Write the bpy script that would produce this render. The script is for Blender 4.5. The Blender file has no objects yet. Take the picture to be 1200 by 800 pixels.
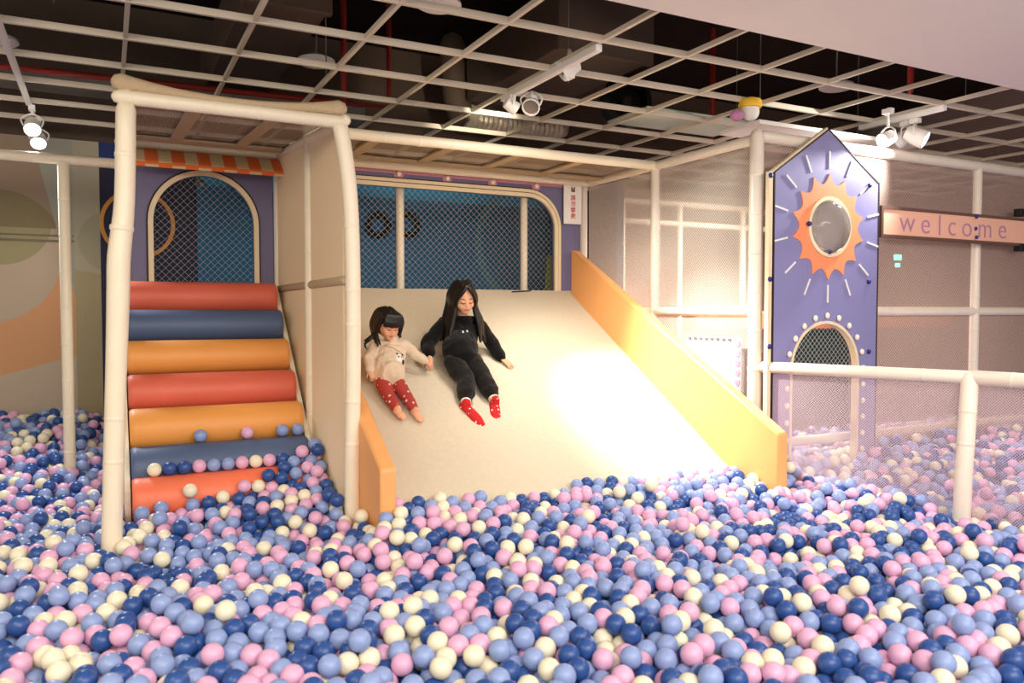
import bpy, bmesh, math, random
import numpy as np
from mathutils import Vector, Matrix, Quaternion, noise
R = math.radians
random.seed(7)
SC = bpy.context.scene
COL = SC.collection

# ------------------------------------------------------------------ camera, world, lights, exposure
CAM = Vector((0.0, 0.0, 1.42)); YAW = 27.3; PITCH = -2.2; FPX = 920.0
cd = bpy.data.cameras.new('camera'); cam = bpy.data.objects.new('camera', cd); COL.objects.link(cam)
cam.location = CAM; cam.rotation_euler = (R(90 + PITCH), 0, R(-YAW))
cd.sensor_fit = 'HORIZONTAL'; cd.sensor_width = 36.0; cd.lens = FPX / 1200 * 36.0; cd.clip_start = 0.05; cd.clip_end = 100
cd.dof.use_dof = True; cd.dof.focus_distance = 5.0; cd.dof.aperture_fstop = 2.8
SC.camera = cam
SC.view_settings.view_transform = 'Standard'; SC.view_settings.look = 'None'
SC.view_settings.exposure = 0.30; SC.view_settings.gamma = 1.0; SC.view_settings.use_curve_mapping = False
W = bpy.data.worlds.new('world'); SC.world = W; W.use_nodes = True
W.node_tree.nodes['Background'].inputs[0].default_value = (1.0, 0.90, 0.78, 1)
W.node_tree.nodes['Background'].inputs[1].default_value = 0.72

def area(name, loc, aim, sx, sy, power, col):
    l = bpy.data.lights.new(name, 'AREA'); l.shape = 'RECTANGLE'; l.size = sx; l.size_y = sy; l.energy = power; l.color = col
    o = bpy.data.objects.new(name, l); COL.objects.link(o); o.location = loc
    o.rotation_euler = (Vector(aim) - Vector(loc)).to_track_quat('-Z', 'Y').to_euler(); return o
def spot(name, loc, aim, power, col, deg, blend=0.6, rad=0.04):
    l = bpy.data.lights.new(name, 'SPOT'); l.energy = power; l.color = col; l.spot_size = R(deg); l.spot_blend = blend; l.shadow_soft_size = rad
    o = bpy.data.objects.new(name, l); COL.objects.link(o); o.location = loc
    o.rotation_euler = (Vector(aim) - Vector(loc)).to_track_quat('-Z', 'Y').to_euler(); return o
WARM = (1.0, 0.86, 0.70)
area('hall_fill_light', (1.2, -1.6, 3.0), (2.0, 3.4, 0.6), 5.0, 2.0, 225, (1.0, 0.91, 0.82))  # unseen area lamps added as fill, standing in for the hall's lighting
area('hall_fill_light', (4.2, 0.9, 2.80), (4.4, 2.6, 0.3), 2.2, 1.0, 60, (1.0, 0.88, 0.82))
area('hall_fill_light', (-1.6, 1.6, 2.9), (-0.4, 4.2, 0.4), 1.6, 1.6, 75, (1.0, 0.86, 0.64))
spot('slide_spotlight', (2.58, 4.50, 2.70), (3.50, 4.22, 0.62), 120, (1.0, 0.97, 0.90), 118, 1.0)
spot('slide_spotlight', (2.56, 4.55, 2.70), (3.62, 4.22, 0.66), 520, (1.0, 0.97, 0.92), 57, 1.0)
spot('slide_spotlight', (2.42, 4.00, 2.70), (2.3, 5.6, 1.2), 40, WARM, 110, 1.0)
spot('duct_fill_spot', (2.45, 4.62, 2.76), (2.75, 6.7, 3.12), 110, (1.0, 0.88, 0.7), 40, 0.8)  # added to brighten the foil duct; no track head points at it
spot('left_spotlight', (-0.44, 6.35, 2.58), (-0.7, 4.6, 0.4), 150, (0.90, 0.93, 1.0), 90, 0.8)
spot('left_spotlight', (-0.44, 6.75, 2.52), (-0.5, 6.9, 0.5), 14, WARM, 120, 1.0)
spot('house_spotlight', (5.16, 3.66, 2.62), (4.75, 3.86, 2.40), 100, (1.0, 0.97, 0.93), 120, 0.9)
spot('right_room_spotlight', (5.78, 3.55, 2.62), (5.9, 1.9, 0.4), 120, (0.86, 0.84, 1.0), 100, 0.8)
spot('blue_room_fill', (2.3, 6.75, 2.62), (2.3, 7.3, 1.2), 3, (0.85, 0.95, 1.0), 150, 1.0, 0.3)  # weak added fill; the blue room has no lamp of its own
spot('net_room_fill', (5.6, 5.2, 2.6), (5.4, 5.6, 0.4), 400, (1.0, 0.84, 0.76), 160, 1.0, 0.3)  # unseen spot added to lift the brightness behind the nets
# ------------------------------------------------------------------ helpers
def at(px, py, Y):                                  # a point of the plane Y seen at that place of the photo
    f = Vector((math.sin(R(YAW)) * math.cos(R(PITCH)), math.cos(R(YAW)) * math.cos(R(PITCH)), math.sin(R(PITCH))))
    r = Vector((math.cos(R(YAW)), -math.sin(R(YAW)), 0)); u = r.cross(f)
    d = f + r * ((px - 600) / FPX) + u * ((400 - py) / FPX)
    return CAM + d * ((Y - CAM.y) / d.y)
def proj(p):
    f = Vector((math.sin(R(YAW)) * math.cos(R(PITCH)), math.cos(R(YAW)) * math.cos(R(PITCH)), math.sin(R(PITCH))))
    r = Vector((math.cos(R(YAW)), -math.sin(R(YAW)), 0)); u = r.cross(f); d = Vector(p) - CAM; z = d.dot(f)
    return 600 + FPX * d.dot(r) / z, 400 - FPX * d.dot(u) / z, z
def lin(c):
    return tuple((x / 12.92 if x <= 0.04045 else ((x + 0.055) / 1.055) ** 2.4) for x in (v / 255 for v in c))

def mat(name, rgb, rough=0.55, spec=0.4, var=0.05, scale=14.0, bump=0.0, bscale=120.0, metal=0.0, emit=0.0, sheen=0.0, sss=0.0, srgb=True):
    m = bpy.data.materials.new(name); m.use_nodes = True; nt = m.node_tree; b = nt.nodes['Principled BSDF']
    c = lin(rgb) if srgb else rgb
    tc = nt.nodes.new('ShaderNodeTexCoord')
    if var > 0:
        n = nt.nodes.new('ShaderNodeTexNoise'); n.inputs['Scale'].default_value = scale; n.inputs['Detail'].default_value = 3
        nt.links.new(tc.outputs['Object'], n.inputs['Vector'])
        mx = nt.nodes.new('ShaderNodeMix'); mx.data_type = 'RGBA'
        mx.inputs['A'].default_value = (*[v * (1 - var) for v in c], 1); mx.inputs['B'].default_value = (*[min(1, v * (1 + var)) for v in c], 1)
        nt.links.new(n.outputs['Fac'], mx.inputs['Factor']); nt.links.new(mx.outputs['Result'], b.inputs['Base Color'])
    else:
        b.inputs['Base Color'].default_value = (*c, 1)
    b.inputs['Roughness'].default_value = rough; b.inputs['Specular IOR Level'].default_value = spec; b.inputs['Metallic'].default_value = metal
    if sheen: b.inputs['Sheen Weight'].default_value = sheen
    if sss:
        b.inputs['Subsurface Weight'].default_value = sss; b.inputs['Subsurface Radius'].default_value = (0.01, 0.004, 0.002)
    if emit:
        b.inputs['Emission Color'].default_value = (*c, 1); b.inputs['Emission Strength'].default_value = emit
    if bump:
        n2 = nt.nodes.new('ShaderNodeTexNoise'); n2.inputs['Scale'].default_value = bscale; n2.inputs['Detail'].default_value = 2
        nt.links.new(tc.outputs['Object'], n2.inputs['Vector'])
        bp = nt.nodes.new('ShaderNodeBump'); bp.inputs['Strength'].default_value = bump; bp.inputs['Distance'].default_value = 0.01
        nt.links.new(n2.outputs['Fac'], bp.inputs['Height']); nt.links.new(bp.outputs['Normal'], b.inputs['Normal'])
    return m

def net_mat(name, rgb, cover, axis, pitch=0.022, haze=0.25):
    """Fine knotted net: threads on a diamond grid of the given pitch; the filament fuzz between them lets part of the light through."""
    m = bpy.data.materials.new(name); m.use_nodes = True; nt = m.node_tree; nt.nodes.remove(nt.nodes['Principled BSDF'])
    out = nt.nodes['Material Output']; N = nt.nodes.new; L = nt.links.new
    tc = N('ShaderNodeTexCoord'); sp = N('ShaderNodeSeparateXYZ'); L(tc.outputs['Object'], sp.inputs[0])
    a = sp.outputs['X' if axis == 'X' else 'Y']; z = sp.outputs['Z'] if axis != 'R' else sp.outputs['X']
    def M(op, p, q=None):
        n = N('ShaderNodeMath'); n.operation = op
        for i, v in enumerate((p, q)):
            if v is None: continue
            if isinstance(v, (int, float)): n.inputs[i].default_value = v
            else: L(v, n.inputs[i])
        return n.outputs[0]
    def line(v): return M('LESS_THAN', M('ABSOLUTE', M('SUBTRACT', M('FRACT', M('DIVIDE', v, pitch)), 0.5)), cover / 2)
    th = M('MAXIMUM', line(M('ADD', a, z)), line(M('SUBTRACT', a, z)))
    fac = M('MAXIMUM', th, haze)
    tr = N('ShaderNodeBsdfTransparent'); df = N('ShaderNodeBsdfDiffuse'); df.inputs[0].default_value = (*lin(rgb), 1)
    tl = N('ShaderNodeBsdfTranslucent'); tl.inputs[0].default_value = (*lin(rgb), 1)
    ms = N('ShaderNodeMixShader'); ms.inputs[0].default_value = 0.35; L(df.outputs[0], ms.inputs[1]); L(tl.outputs[0], ms.inputs[2])
    mx = N('ShaderNodeMixShader'); L(fac, mx.inputs[0]); L(tr.outputs[0], mx.inputs[1]); L(ms.outputs[0], mx.inputs[2]); L(mx.outputs[0], out.inputs[0])
    return m

class MB:
    def __init__(s): s.v = []; s.f = []; s.mi = []; s.cur = 0
    def add(s, vs, fs):
        b = len(s.v); s.v += [tuple(v) for v in vs]; s.f += [tuple(b + i for i in f) for f in fs]; s.mi += [s.cur] * len(fs); return s
    def box(s, lo, hi):
        (a, b, c), (d, e, f) = lo, hi
        return s.add([(a,b,c),(d,b,c),(d,e,c),(a,e,c),(a,b,f),(d,b,f),(d,e,f),(a,e,f)], [(0,3,2,1),(4,5,6,7),(0,1,5,4),(1,2,6,5),(2,3,7,6),(3,0,4,7)])
    def obox(s, c, ax, ay, az):
        c, ax, ay, az = map(Vector, (c, ax, ay, az)); vs = []
        for k in (-1, 1):
            for i, j in ((-1,-1),(1,-1),(1,1),(-1,1)): vs.append(c + ax * i + ay * j + az * k)
        return s.add(vs, [(0,3,2,1),(4,5,6,7),(0,1,5,4),(1,2,6,5),(2,3,7,6),(3,0,4,7)])
    def tube(s, pts, rad, n=12, side=None, flat=1.0, cap=True, smooth=0):
        P = [Vector(p) for p in pts]; rr = list(rad) if hasattr(rad, '__len__') else [rad] * len(P)
        if smooth:
            Q, q = [], []
            for i in range(len(P) - 1):
                p0, p1, p2, p3 = P[max(i-1,0)], P[i], P[i+1], P[min(i+2,len(P)-1)]
                for k in range(smooth):
                    t = k / smooth
                    Q.append(0.5 * ((2*p1) + (p2-p0)*t + (2*p0-5*p1+4*p2-p3)*t*t + (3*p1-p0-3*p2+p3)*t**3)); q.append(rr[i]*(1-t)+rr[i+1]*t)
            P, rr = Q + [P[-1]], q + [rr[-1]]
        if cap:                                       # rounded ends
            d0 = (P[0]-P[1]).normalized(); d1 = (P[-1]-P[-2]).normalized(); r0, r1 = rr[0], rr[-1]
            m = min(rr[0], rr[-1])
            P = [P[0]+d0*r0*0.98, P[0]+d0*r0*0.7] + P + [P[-1]+d1*r1*0.7, P[-1]+d1*r1*0.98]
            rr = [r0*0.2, r0*0.72] + rr + [r1*0.72, r1*0.2]
        prev = None; rings = []
        for i, p in enumerate(P):
            t = (P[min(i+1,len(P)-1)] - P[max(i-1,0)]).normalized()
            if side is not None: a = Vector(side) - t * t.dot(Vector(side))
            elif prev is None: a = t.orthogonal()
            else: a = prev - t * t.dot(prev)
            a.normalize(); b = t.cross(a); prev = a
            rings.append([p + a*(math.cos(2*math.pi*k/n)*rr[i]) + b*(math.sin(2*math.pi*k/n)*rr[i]*flat) for k in range(n)])
        vs = [v for r in rings for v in r]; fs = []
        for i in range(len(rings)-1):
            for k in range(n): fs.append((i*n+k, i*n+(k+1)%n, (i+1)*n+(k+1)%n, (i+1)*n+k))
        fs.append(tuple(range(n-1,-1,-1))); e = (len(rings)-1)*n; fs.append(tuple(e+k for k in range(n)))
        return s.add(vs, fs)
    def ell(s, c, rx, ry, rz, M=None, n=20, m=12, fn=None):
        c = Vector(c); vs = []; fs = []
        for i in range(m+1):
            th = math.pi*i/m
            for k in range(n):
                ph = 2*math.pi*k/n; d = Vector((math.sin(th)*math.cos(ph), math.sin(th)*math.sin(ph), math.cos(th)))
                q = Vector((d.x*rx, d.y*ry, d.z*rz))
                if fn: q = fn(q, d)
                vs.append(c + (M @ q if M else q))
        for i in range(m):
            for k in range(n): fs.append((i*n+k, (i+1)*n+k, (i+1)*n+(k+1)%n, i*n+(k+1)%n))
        return s.add(vs, fs)
    def prism(s, poly, ext, holes=None):              # poly: outline points (3D, planar); ext: extrusion vector
        ext = Vector(ext); P = [Vector(p) for p in poly]; n = len(P)
        return s.add(P + [p + ext for p in P], [tuple(range(n-1,-1,-1)), tuple(range(n,2*n))] + [(i,(i+1)%n,n+(i+1)%n,n+i) for i in range(n)])
    def ringstrip(s, outer, inner, ext):              # closed frame between two outlines of equal length
        ext = Vector(ext); n = len(outer); V = [Vector(p) for p in outer] + [Vector(p) for p in inner]
        V += [v + ext for v in V]; fs = []
        for i in range(n):
            j = (i+1) % n
            fs += [(i,j,n+j,n+i), (2*n+i,3*n+i,3*n+j,2*n+j), (i,2*n+i,2*n+j,j), (n+i,n+j,3*n+j,3*n+i)]
        return s.add(V, fs)
    def lathe(s, prof, c, ax=(0,0,1), n=24):          # prof: (radius, height) along ax
        ax = Vector(ax).normalized(); a = ax.orthogonal().normalized(); b = ax.cross(a); c = Vector(c); vs = []; fs = []
        for r, h in prof:
            for k in range(n):
                t = 2*math.pi*k/n; vs.append(c + ax*h + a*(r*math.cos(t)) + b*(r*math.sin(t)))
        for i in range(len(prof)-1):
            for k in range(n): fs.append((i*n+k, i*n+(k+1)%n, (i+1)*n+(k+1)%n, (i+1)*n+k))
        fs.append(tuple(range(n-1,-1,-1))); e = (len(prof)-1)*n; fs.append(tuple(e+k for k in range(n)))
        return s.add(vs, fs)
    def mesh(s, name, mats, off=Vector((0,0,0)), smooth=40):
        me = bpy.data.meshes.new(name)
        me.from_pydata([(v[0]-off.x, v[1]-off.y, v[2]-off.z) for v in s.v], [], s.f)
        for m in (mats if isinstance(mats, (list, tuple)) else [mats]): me.materials.append(m)
        if any(s.mi): me.polygons.foreach_set('material_index', s.mi)
        bm = bmesh.new(); bm.from_mesh(me); bmesh.ops.recalc_face_normals(bm, faces=bm.faces)
        if smooth:
            for f in bm.faces: f.smooth = True
            for e in bm.edges:
                if len(e.link_faces) == 2 and e.calc_face_angle(0) > R(smooth): e.smooth = False
        bm.to_mesh(me); bm.free(); return me

def origin(o):
    p = Vector((0,0,0))
    while o is not None: p += o.location; o = o.parent
    return p
def obj(name, mb, mats, parent=None, loc=None, smooth=40, bevel=0.0, label=None):
    """Link mb (world coordinates) as one mesh object; its origin sits at loc (or the parent's)."""
    base = origin(parent) if parent else Vector(loc or (0,0,0))
    me = mb if isinstance(mb, bpy.types.Mesh) else mb.mesh(name, mats, base, smooth)
    o = bpy.data.objects.new(name, me); COL.objects.link(o)
    if parent: o.parent = parent
    else: o.location = base
    if bevel:
        b = o.modifiers.new('bevel', 'BEVEL'); b.width = bevel; b.segments = 2; b.limit_method = 'ANGLE'; b.angle_limit = R(40)
    if label: o['label'] = label
    return o
def tag(o, label, cat, group=None, kind=None):
    o['label'] = label; o['category'] = cat
    if group: o['group'] = group
    if kind: o['kind'] = kind
    return o
def thing(name, loc, label, cat, group=None):
    o = bpy.data.objects.new(name, None); COL.objects.link(o); o.location = loc; o.empty_display_size = 0.1
    return tag(o, label, cat, group)
def struct(name, mb, m, **k):
    o = obj(name, mb, m, **k); o['kind'] = 'structure'; return o
def arc(c, r, a0, a1, n): return [(c[0]+r*math.cos(R(a0+(a1-a0)*i/n)), c[1]+r*math.sin(R(a0+(a1-a0)*i/n))) for i in range(n+1)]
def xz(pts, y): return [(p[0], y, p[1]) for p in pts]

def remesh(mb, name, m, off, voxel, smooth=4, disp=0.0, dscale=0.08):
    me = mb.mesh(name, m, off, 0)
    o = bpy.data.objects.new('temp', me); COL.objects.link(o)
    r = o.modifiers.new('r', 'REMESH'); r.mode = 'VOXEL'; r.voxel_size = voxel; r.use_smooth_shade = True
    if smooth: s = o.modifiers.new('s', 'SMOOTH'); s.iterations = smooth; s.factor = 0.5
    if disp:
        t = bpy.data.textures.new('folds', 'CLOUDS'); t.noise_scale = dscale; t.noise_depth = 1
        d = o.modifiers.new('d', 'DISPLACE'); d.texture = t; d.strength = disp; d.mid_level = 0.5
    dg = bpy.context.evaluated_depsgraph_get()
    out = bpy.data.meshes.new_from_object(o.evaluated_get(dg)); out.name = name
    bpy.data.objects.remove(o); out.materials.clear(); out.materials.append(m)
    out.polygons.foreach_set('use_smooth', [True] * len(out.polygons)); return out

# ------------------------------------------------------------------ materials
M_pad = mat('cream_vinyl_padding', (240, 228, 202), 0.38, 0.5, 0.05, 9, 0.12, 60)
M_padw = mat('white_vinyl_padding', (232, 222, 206), 0.36, 0.5, 0.04, 9, 0.12, 60)
M_sleeve = mat('tan_net_sleeve', (190, 168, 136), 0.8, 0.2, 0.15, 40, 0.4, 90)
M_purple = mat('purple_board', (112, 108, 142), 0.5, 0.35, 0.05, 4)
M_house = mat('lavender_board', (134, 132, 178), 0.42, 0.4, 0.04, 4)
M_cream = mat('cream_moulding', (232, 214, 178), 0.5, 0.4, 0.04)
M_dark = mat('dark_brown_edge', (62, 46, 40), 0.6, 0.3, 0.1)
M_orange = mat('orange_vinyl', (240, 172, 106), 0.42, 0.45, 0.04, 6, 0.1, 40)
M_red = mat('coral_vinyl', (244, 124, 88), 0.48, 0.45, 0.05, 6, 0.12, 40)
M_red2 = mat('coral_board_paint', (247, 150, 104), 0.55, 0.3, 0.03)
M_roll_red = mat('red_foam_roll', (222, 106, 82), 0.5, 0.45, 0.05, 6, 0.12, 40)
M_roll_or = mat('orange_foam_roll', (238, 162, 82), 0.5, 0.45, 0.05, 6, 0.12, 40)
M_roll_bl = mat('slate_blue_foam_roll', (82, 100, 134), 0.5, 0.45, 0.05, 6, 0.12, 40)
M_wire = mat('white_net_cord', (190, 192, 190), 0.6, 0.3, 0.0)
M_white = mat('white_paint', (238, 234, 228), 0.45, 0.4, 0.03)
M_grid = mat('ceiling_grid_paint', (218, 206, 186), 0.5, 0.35, 0.05, 6)
M_soff = mat('soffit_plaster', (242, 234, 224), 0.8, 0.2, 0.02, 3)
M_navy = mat('navy_plastic_bolt', (28, 34, 120), 0.35, 0.5, 0.0)
M_pink = mat('dusty_pink_board', (206, 140, 158), 0.5, 0.3, 0.04)
M_lilac = mat('lilac_lettering', (184, 134, 168), 0.5, 0.3, 0.0)
M_peach = mat('peach_sign_board', (242, 188, 162), 0.5, 0.3, 0.03)
M_black = mat('black_plastic', (24, 23, 24), 0.5, 0.4, 0.05)
M_plen = mat('dark_plenum', (44, 36, 31), 0.9, 0.1, 0.3, 3)
M_duct = mat('brown_duct', (92, 76, 64), 0.7, 0.3, 0.15, 5)
M_ductd = mat('dark_duct', (48, 42, 38), 0.7, 0.3, 0.2, 5)
M_foil = mat('aluminium_foil', (240, 228, 205), 0.3, 0.6, 0.1, 20, 1.0, 30, 0.35)
M_pipe = mat('red_pipe', (150, 40, 28), 0.5, 0.4, 0.1)
M_steel = mat('grey_steel', (128, 122, 116), 0.45, 0.4, 0.1, 8, 0, 1, 0.3)
M_lens = mat('lit_lamp_lens', (255, 250, 240), 0.3, 0.5, 0.0, emit=14.0)
M_lens2 = mat('lit_lamp_lens_cool', (214, 212, 255), 0.3, 0.5, 0.0, emit=8.0)
M_glassd = mat('grey_lamp_reflector', (120, 108, 96), 0.25, 0.6, 0.05)
M_skin = mat('skin', (226, 172, 138), 0.5, 0.35, 0.04, 20, sss=0.12)
M_hair = mat('black_hair', (16, 13, 13), 0.42, 0.35, 0.2, 60, 0.12, 140)
M_lip = mat('lips', (190, 108, 94), 0.45, 0.4, 0.03)
M_brow = mat('dark_brows', (46, 32, 28), 0.6, 0.2, 0.0)
M_hood = mat('black_jersey', (13, 12, 13), 0.9, 0.15, 0.15, 60, 0.4, 300, sheen=0.1)
M_trou = mat('charcoal_jersey', (27, 25, 24), 0.9, 0.15, 0.15, 60, 0.4, 300, sheen=0.1)
M_knit = mat('cream_knit', (232, 212, 184), 0.9, 0.15, 0.06, 50, 0.7, 240, sheen=0.2)

def painted(name, base, shapes, rough=0.7, plane='XZ'):
    """A flat painted surface: base colour with circles / half planes of paint in object space. shape: ('c', x, z, r, rgb) or ('h', a, b, c, rgb): a*x+b*z>c"""
    m = bpy.data.materials.new(name); m.use_nodes = True; nt = m.node_tree; b = nt.nodes['Principled BSDF']; L = nt.links.new
    b.inputs['Roughness'].default_value = rough; b.inputs['Specular IOR Level'].default_value = 0.25
    tc = nt.nodes.new('ShaderNodeTexCoord'); sp = nt.nodes.new('ShaderNodeSeparateXYZ'); L(tc.outputs['Object'], sp.inputs[0])
    u, v = sp.outputs[plane[0]], sp.outputs[plane[1]]
    def M(op, p, q=None):
        n = nt.nodes.new('ShaderNodeMath'); n.operation = op
        for i, w in enumerate((p, q)):
            if w is None: continue
            if isinstance(w, (int, float)): n.inputs[i].default_value = w
            else: L(w, n.inputs[i])
        return n.outputs[0]
    col = None
    for s in shapes:
        if s[0] == 'c':
            dx = M('SUBTRACT', u, s[1]); dz = M('SUBTRACT', v, s[2]); fac = M('LESS_THAN', M('ADD', M('MULTIPLY', dx, dx), M('MULTIPLY', dz, dz)), s[3]**2)
            if len(s) > 5: fac = M('MULTIPLY', fac, M('GREATER_THAN' if s[4] > 0 else 'LESS_THAN', v, abs(s[4])))
        elif s[0] == 'r':
            dx = M('SUBTRACT', u, s[1]); dz = M('SUBTRACT', v, s[2]); d = M('SQRT', M('ADD', M('MULTIPLY', dx, dx), M('MULTIPLY', dz, dz)))
            fac = M('LESS_THAN', M('ABSOLUTE', M('SUBTRACT', d, s[3])), s[4])
        else:
            fac = M('GREATER_THAN', M('ADD', M('MULTIPLY', u, s[1]), M('MULTIPLY', v, s[2])), s[3])
        mx = nt.nodes.new('ShaderNodeMix'); mx.data_type = 'RGBA'; L(fac, mx.inputs['Factor'])
        if col is None: mx.inputs['A'].default_value = (*lin(base), 1)
        else: L(col, mx.inputs['A'])
        mx.inputs['B'].default_value = (*lin(s[-1]), 1); col = mx.outputs['Result']
    if col is None: b.inputs['Base Color'].default_value = (*lin(base), 1)
    else: L(col, b.inputs['Base Color'])
    return m

# ------------------------------------------------------------------ the setting
struct('floor', MB().box((-6, -5, -0.1), (12, 9, 0)), mat('pit_floor', (120, 120, 150), 0.7))
struct('ceiling', MB().box((-6, -5, 4.0), (12, 9, 4.2)), M_plen)
WY = 7.4
struct('wall_mural', MB().box((-6, WY, 0), (-0.225, WY+0.1, 2.82)),
       painted('mural_paint', (176, 160, 140), [('h', 0.0, -1.0, -1.95, (206, 154, 112)), ('c', -0.85, 1.85, 0.525, (184, 168, 146)), ('c', -0.74, 2.15, 0.36, -2.09, (158, 150, 114)),
               ('h', 0.0, 1.0, 2.09, (158, 136, 116)), ('c', -0.75, 1.95, 0.437, 2.09, (136, 124, 92)), ('h', 1.0, 0.2215, 0.1147, (160, 160, 146)), ('h', 0.28, -1.0, -1.12, (188, 172, 152))]))
struct('wall_back', MB().box((-0.225, WY, 0), (-0.035, WY+0.1, 2.82)),
       painted('beige_panel_paint', (172, 164, 142), [('c', 0.05, 2.0, 0.25, (160, 156, 130)), ('h', -0.2, -1, -1.72, (166, 154, 120))]))
struct('wall_purple', MB().box((-0.035, WY, 0), (0.72, WY+0.1, 2.82)),
       painted('ring_wall_paint', (46, 44, 68), [('r', 0.25, 2.16, 0.275, 0.016, (214, 150, 70)), ('h', 0, 1, 2.68, (40, 58, 110))]))
struct('wall_blue', MB().box((0.72, WY, 0), (4.3, WY+0.1, 2.82)),
       painted('blue_room_paint', (38, 100, 138), [('h', 0, 1, 2.52, (44, 128, 166)), ('r', 4.05, 2.12, 0.62, 0.04, (52, 118, 140))]))
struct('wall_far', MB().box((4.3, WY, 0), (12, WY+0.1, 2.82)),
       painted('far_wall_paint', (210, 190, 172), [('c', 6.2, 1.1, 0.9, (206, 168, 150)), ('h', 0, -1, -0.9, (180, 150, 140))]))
struct('wall_upper', MB().box((-6, WY+0.11, 2.82), (12, WY+0.2, 4.0)), M_duct)
struct('wall_right', MB().box((9.4, -5, 0), (9.5, WY, 4.0)), mat('right_wall_paint', (150, 128, 120), 0.8))
struct('wall_side', MB().box((4.22, 6.06, 0), (4.3, WY, 2.6)), mat('blue_side_paint', (44, 84, 110), 0.8))
# a shallow ledge line on the mural wall
struct('trim_mural', MB().box((-6, WY-0.012, 1.985), (-0.225, WY, 2.0)).box((-6, WY-0.012, 2.03), (-0.225, WY, 2.04)), mat('mural_trim', (120, 112, 98), 0.7))
# plaster soffit
struct('ceiling_soffit', MB().box((-2.0, 0.4, 2.84), (9.4, 3.04, 3.4)), M_soff)
# suspended ceiling grid
GZ = 2.868; g = MB()
for k in range(-6, 17): g.box((0.115+0.571*k-0.011, 3.0, GZ), (0.115+0.571*k+0.011, WY+0.1, GZ+0.026))
for k in range(7): g.box((-6, 3.58+0.568*k-0.011, GZ-0.003), (9.4, 3.58+0.568*k+0.011, GZ+0.032))
struct('ceiling_grid', g, M_grid)

# ------------------------------------------------------------------ ducts and fittings above the grid
def post_path(px, y0, y1, Y): return at(px, y0, Y), at(px, y1, Y)
d = thing('ventilation_duct', (2.5, 6.72, 3.15), 'silver foil flexible duct lying above the ceiling grid behind the middle spotlights', 'duct')
pts = [at(540, 133, 6.7), at(556, 139, 6.72), at(590, 145, 6.75), at(622, 149, 6.78), at(655, 151, 6.8)]
hp_ = [pts[min(i//12, 3)].lerp(pts[min(i//12, 3)+1], (i % 12)/12 if i < 48 else 1.0) for i in range(49)]
obj('flexible_hose', MB().tube(hp_, [0.100 + (0.014 if i % 2 else 0) for i in range(49)], 20), M_foil, d)
obj('collar', MB().tube([pts[0] + Vector((-0.08, 0, 0.6)), pts[0] + Vector((-0.06, 0, 0.2)), pts[0]], 0.12, 16, smooth=4), M_duct, d)
tag(obj('air_duct', MB().box((2.9, 4.9, 3.30), (3.7, 6.5, 3.75)).box((2.88, 4.86, 3.28), (3.72, 4.92, 3.77)), M_duct, loc=(3.3, 6, 3.3), bevel=0.01), 'wide brown rectangular air duct running above the grid behind the middle spotlights', 'duct')
tag(obj('air_duct', MB().box((0.75, 4.9, 3.26), (1.25, 7.3, 3.6)).box((0.73, 4.86, 3.24), (1.27, 4.92, 3.62)), M_duct, loc=(1.0, 6, 3.3), bevel=0.01), 'dull brown air duct above the grid over the striped awning', 'duct')
tag(obj('air_duct', MB().box((-1.4, 3.4, 3.42), (4.6, 3.9, 3.8)).box((1.5, 3.38, 3.40), (1.56, 3.92, 3.82)), M_ductd, loc=(1.6, 3.6, 3.5), bevel=0.01), 'long dark air duct crossing the ceiling void near the soffit', 'duct')
tag(obj('cable_tray', MB().box((-2, 6.62, 3.06), (2.0, 6.66, 3.16)).box((-2, 6.86, 3.06), (2.0, 6.90, 3.16)).box((-2, 6.66, 3.06), (2.0, 6.86, 3.07)), M_steel, loc=(0, 6.7, 3.1)), 'grey cable tray in the dark ceiling void above the left spotlights', 'cable tray')
f = thing('ventilation_fan', (4.05, 5.72, 3.25), 'black round ventilation fan in the dark void above the slide corner', 'fan')
obj('housing', MB().lathe([(0.20,0),(0.22,0.02),(0.22,0.12),(0.17,0.16),(0.15,0.10),(0.15,0.02)], (4.05, 5.72, 3.22), (-0.3,-0.8,0.1), 28), M_black, f)
obj('hub', MB().lathe([(0.05,0),(0.05,0.12),(0.03,0.14)], (4.05, 5.72, 3.22), (-0.3,-0.8,0.1), 18), M_ductd, f)
obj('hanger', MB().tube([(4.05, 5.74, 3.4), (4.05, 5.74, 3.975)], 0.01, 8), M_steel, f)
tag(obj('sprinkler_pipe', MB().tube([(-2.4, 6.25, 3.02), (1.2, 6.05, 3.02), (2.0, 5.98, 3.02), (2.0, 5.98, 3.975)], 0.022, 10), M_pipe, loc=(0, 6.2, 3.0)), 'long dark red sprinkler pipe just above the grid over the play frame', 'pipe')
tag(obj('sprinkler_pipe', MB().tube([(1.62, 5.9, 3.02), (1.62, 5.9, 3.975)], 0.024, 10), M_pipe, loc=(1.6, 5.9, 3.0)), 'red vertical pipe dropping beside the white disc above the stair', 'pipe')
tag(obj('sprinkler_pipe', MB().tube([(4.95, 5.6, 3.0), (4.95, 5.6, 3.975)], 0.024, 10), M_pipe, loc=(4.9, 5.6, 3.0)), 'red vertical pipe above the pale green ceiling tile', 'pipe')
tag(obj('sprinkler_pipe', MB().tube([(5.15, 3.75, 3.0), (5.15, 3.75, 3.975)], 0.022, 10), M_pipe, loc=(5.15, 3.75, 3.0)), 'red vertical pipe in the dark void beside the soffit edge', 'pipe')
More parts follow.
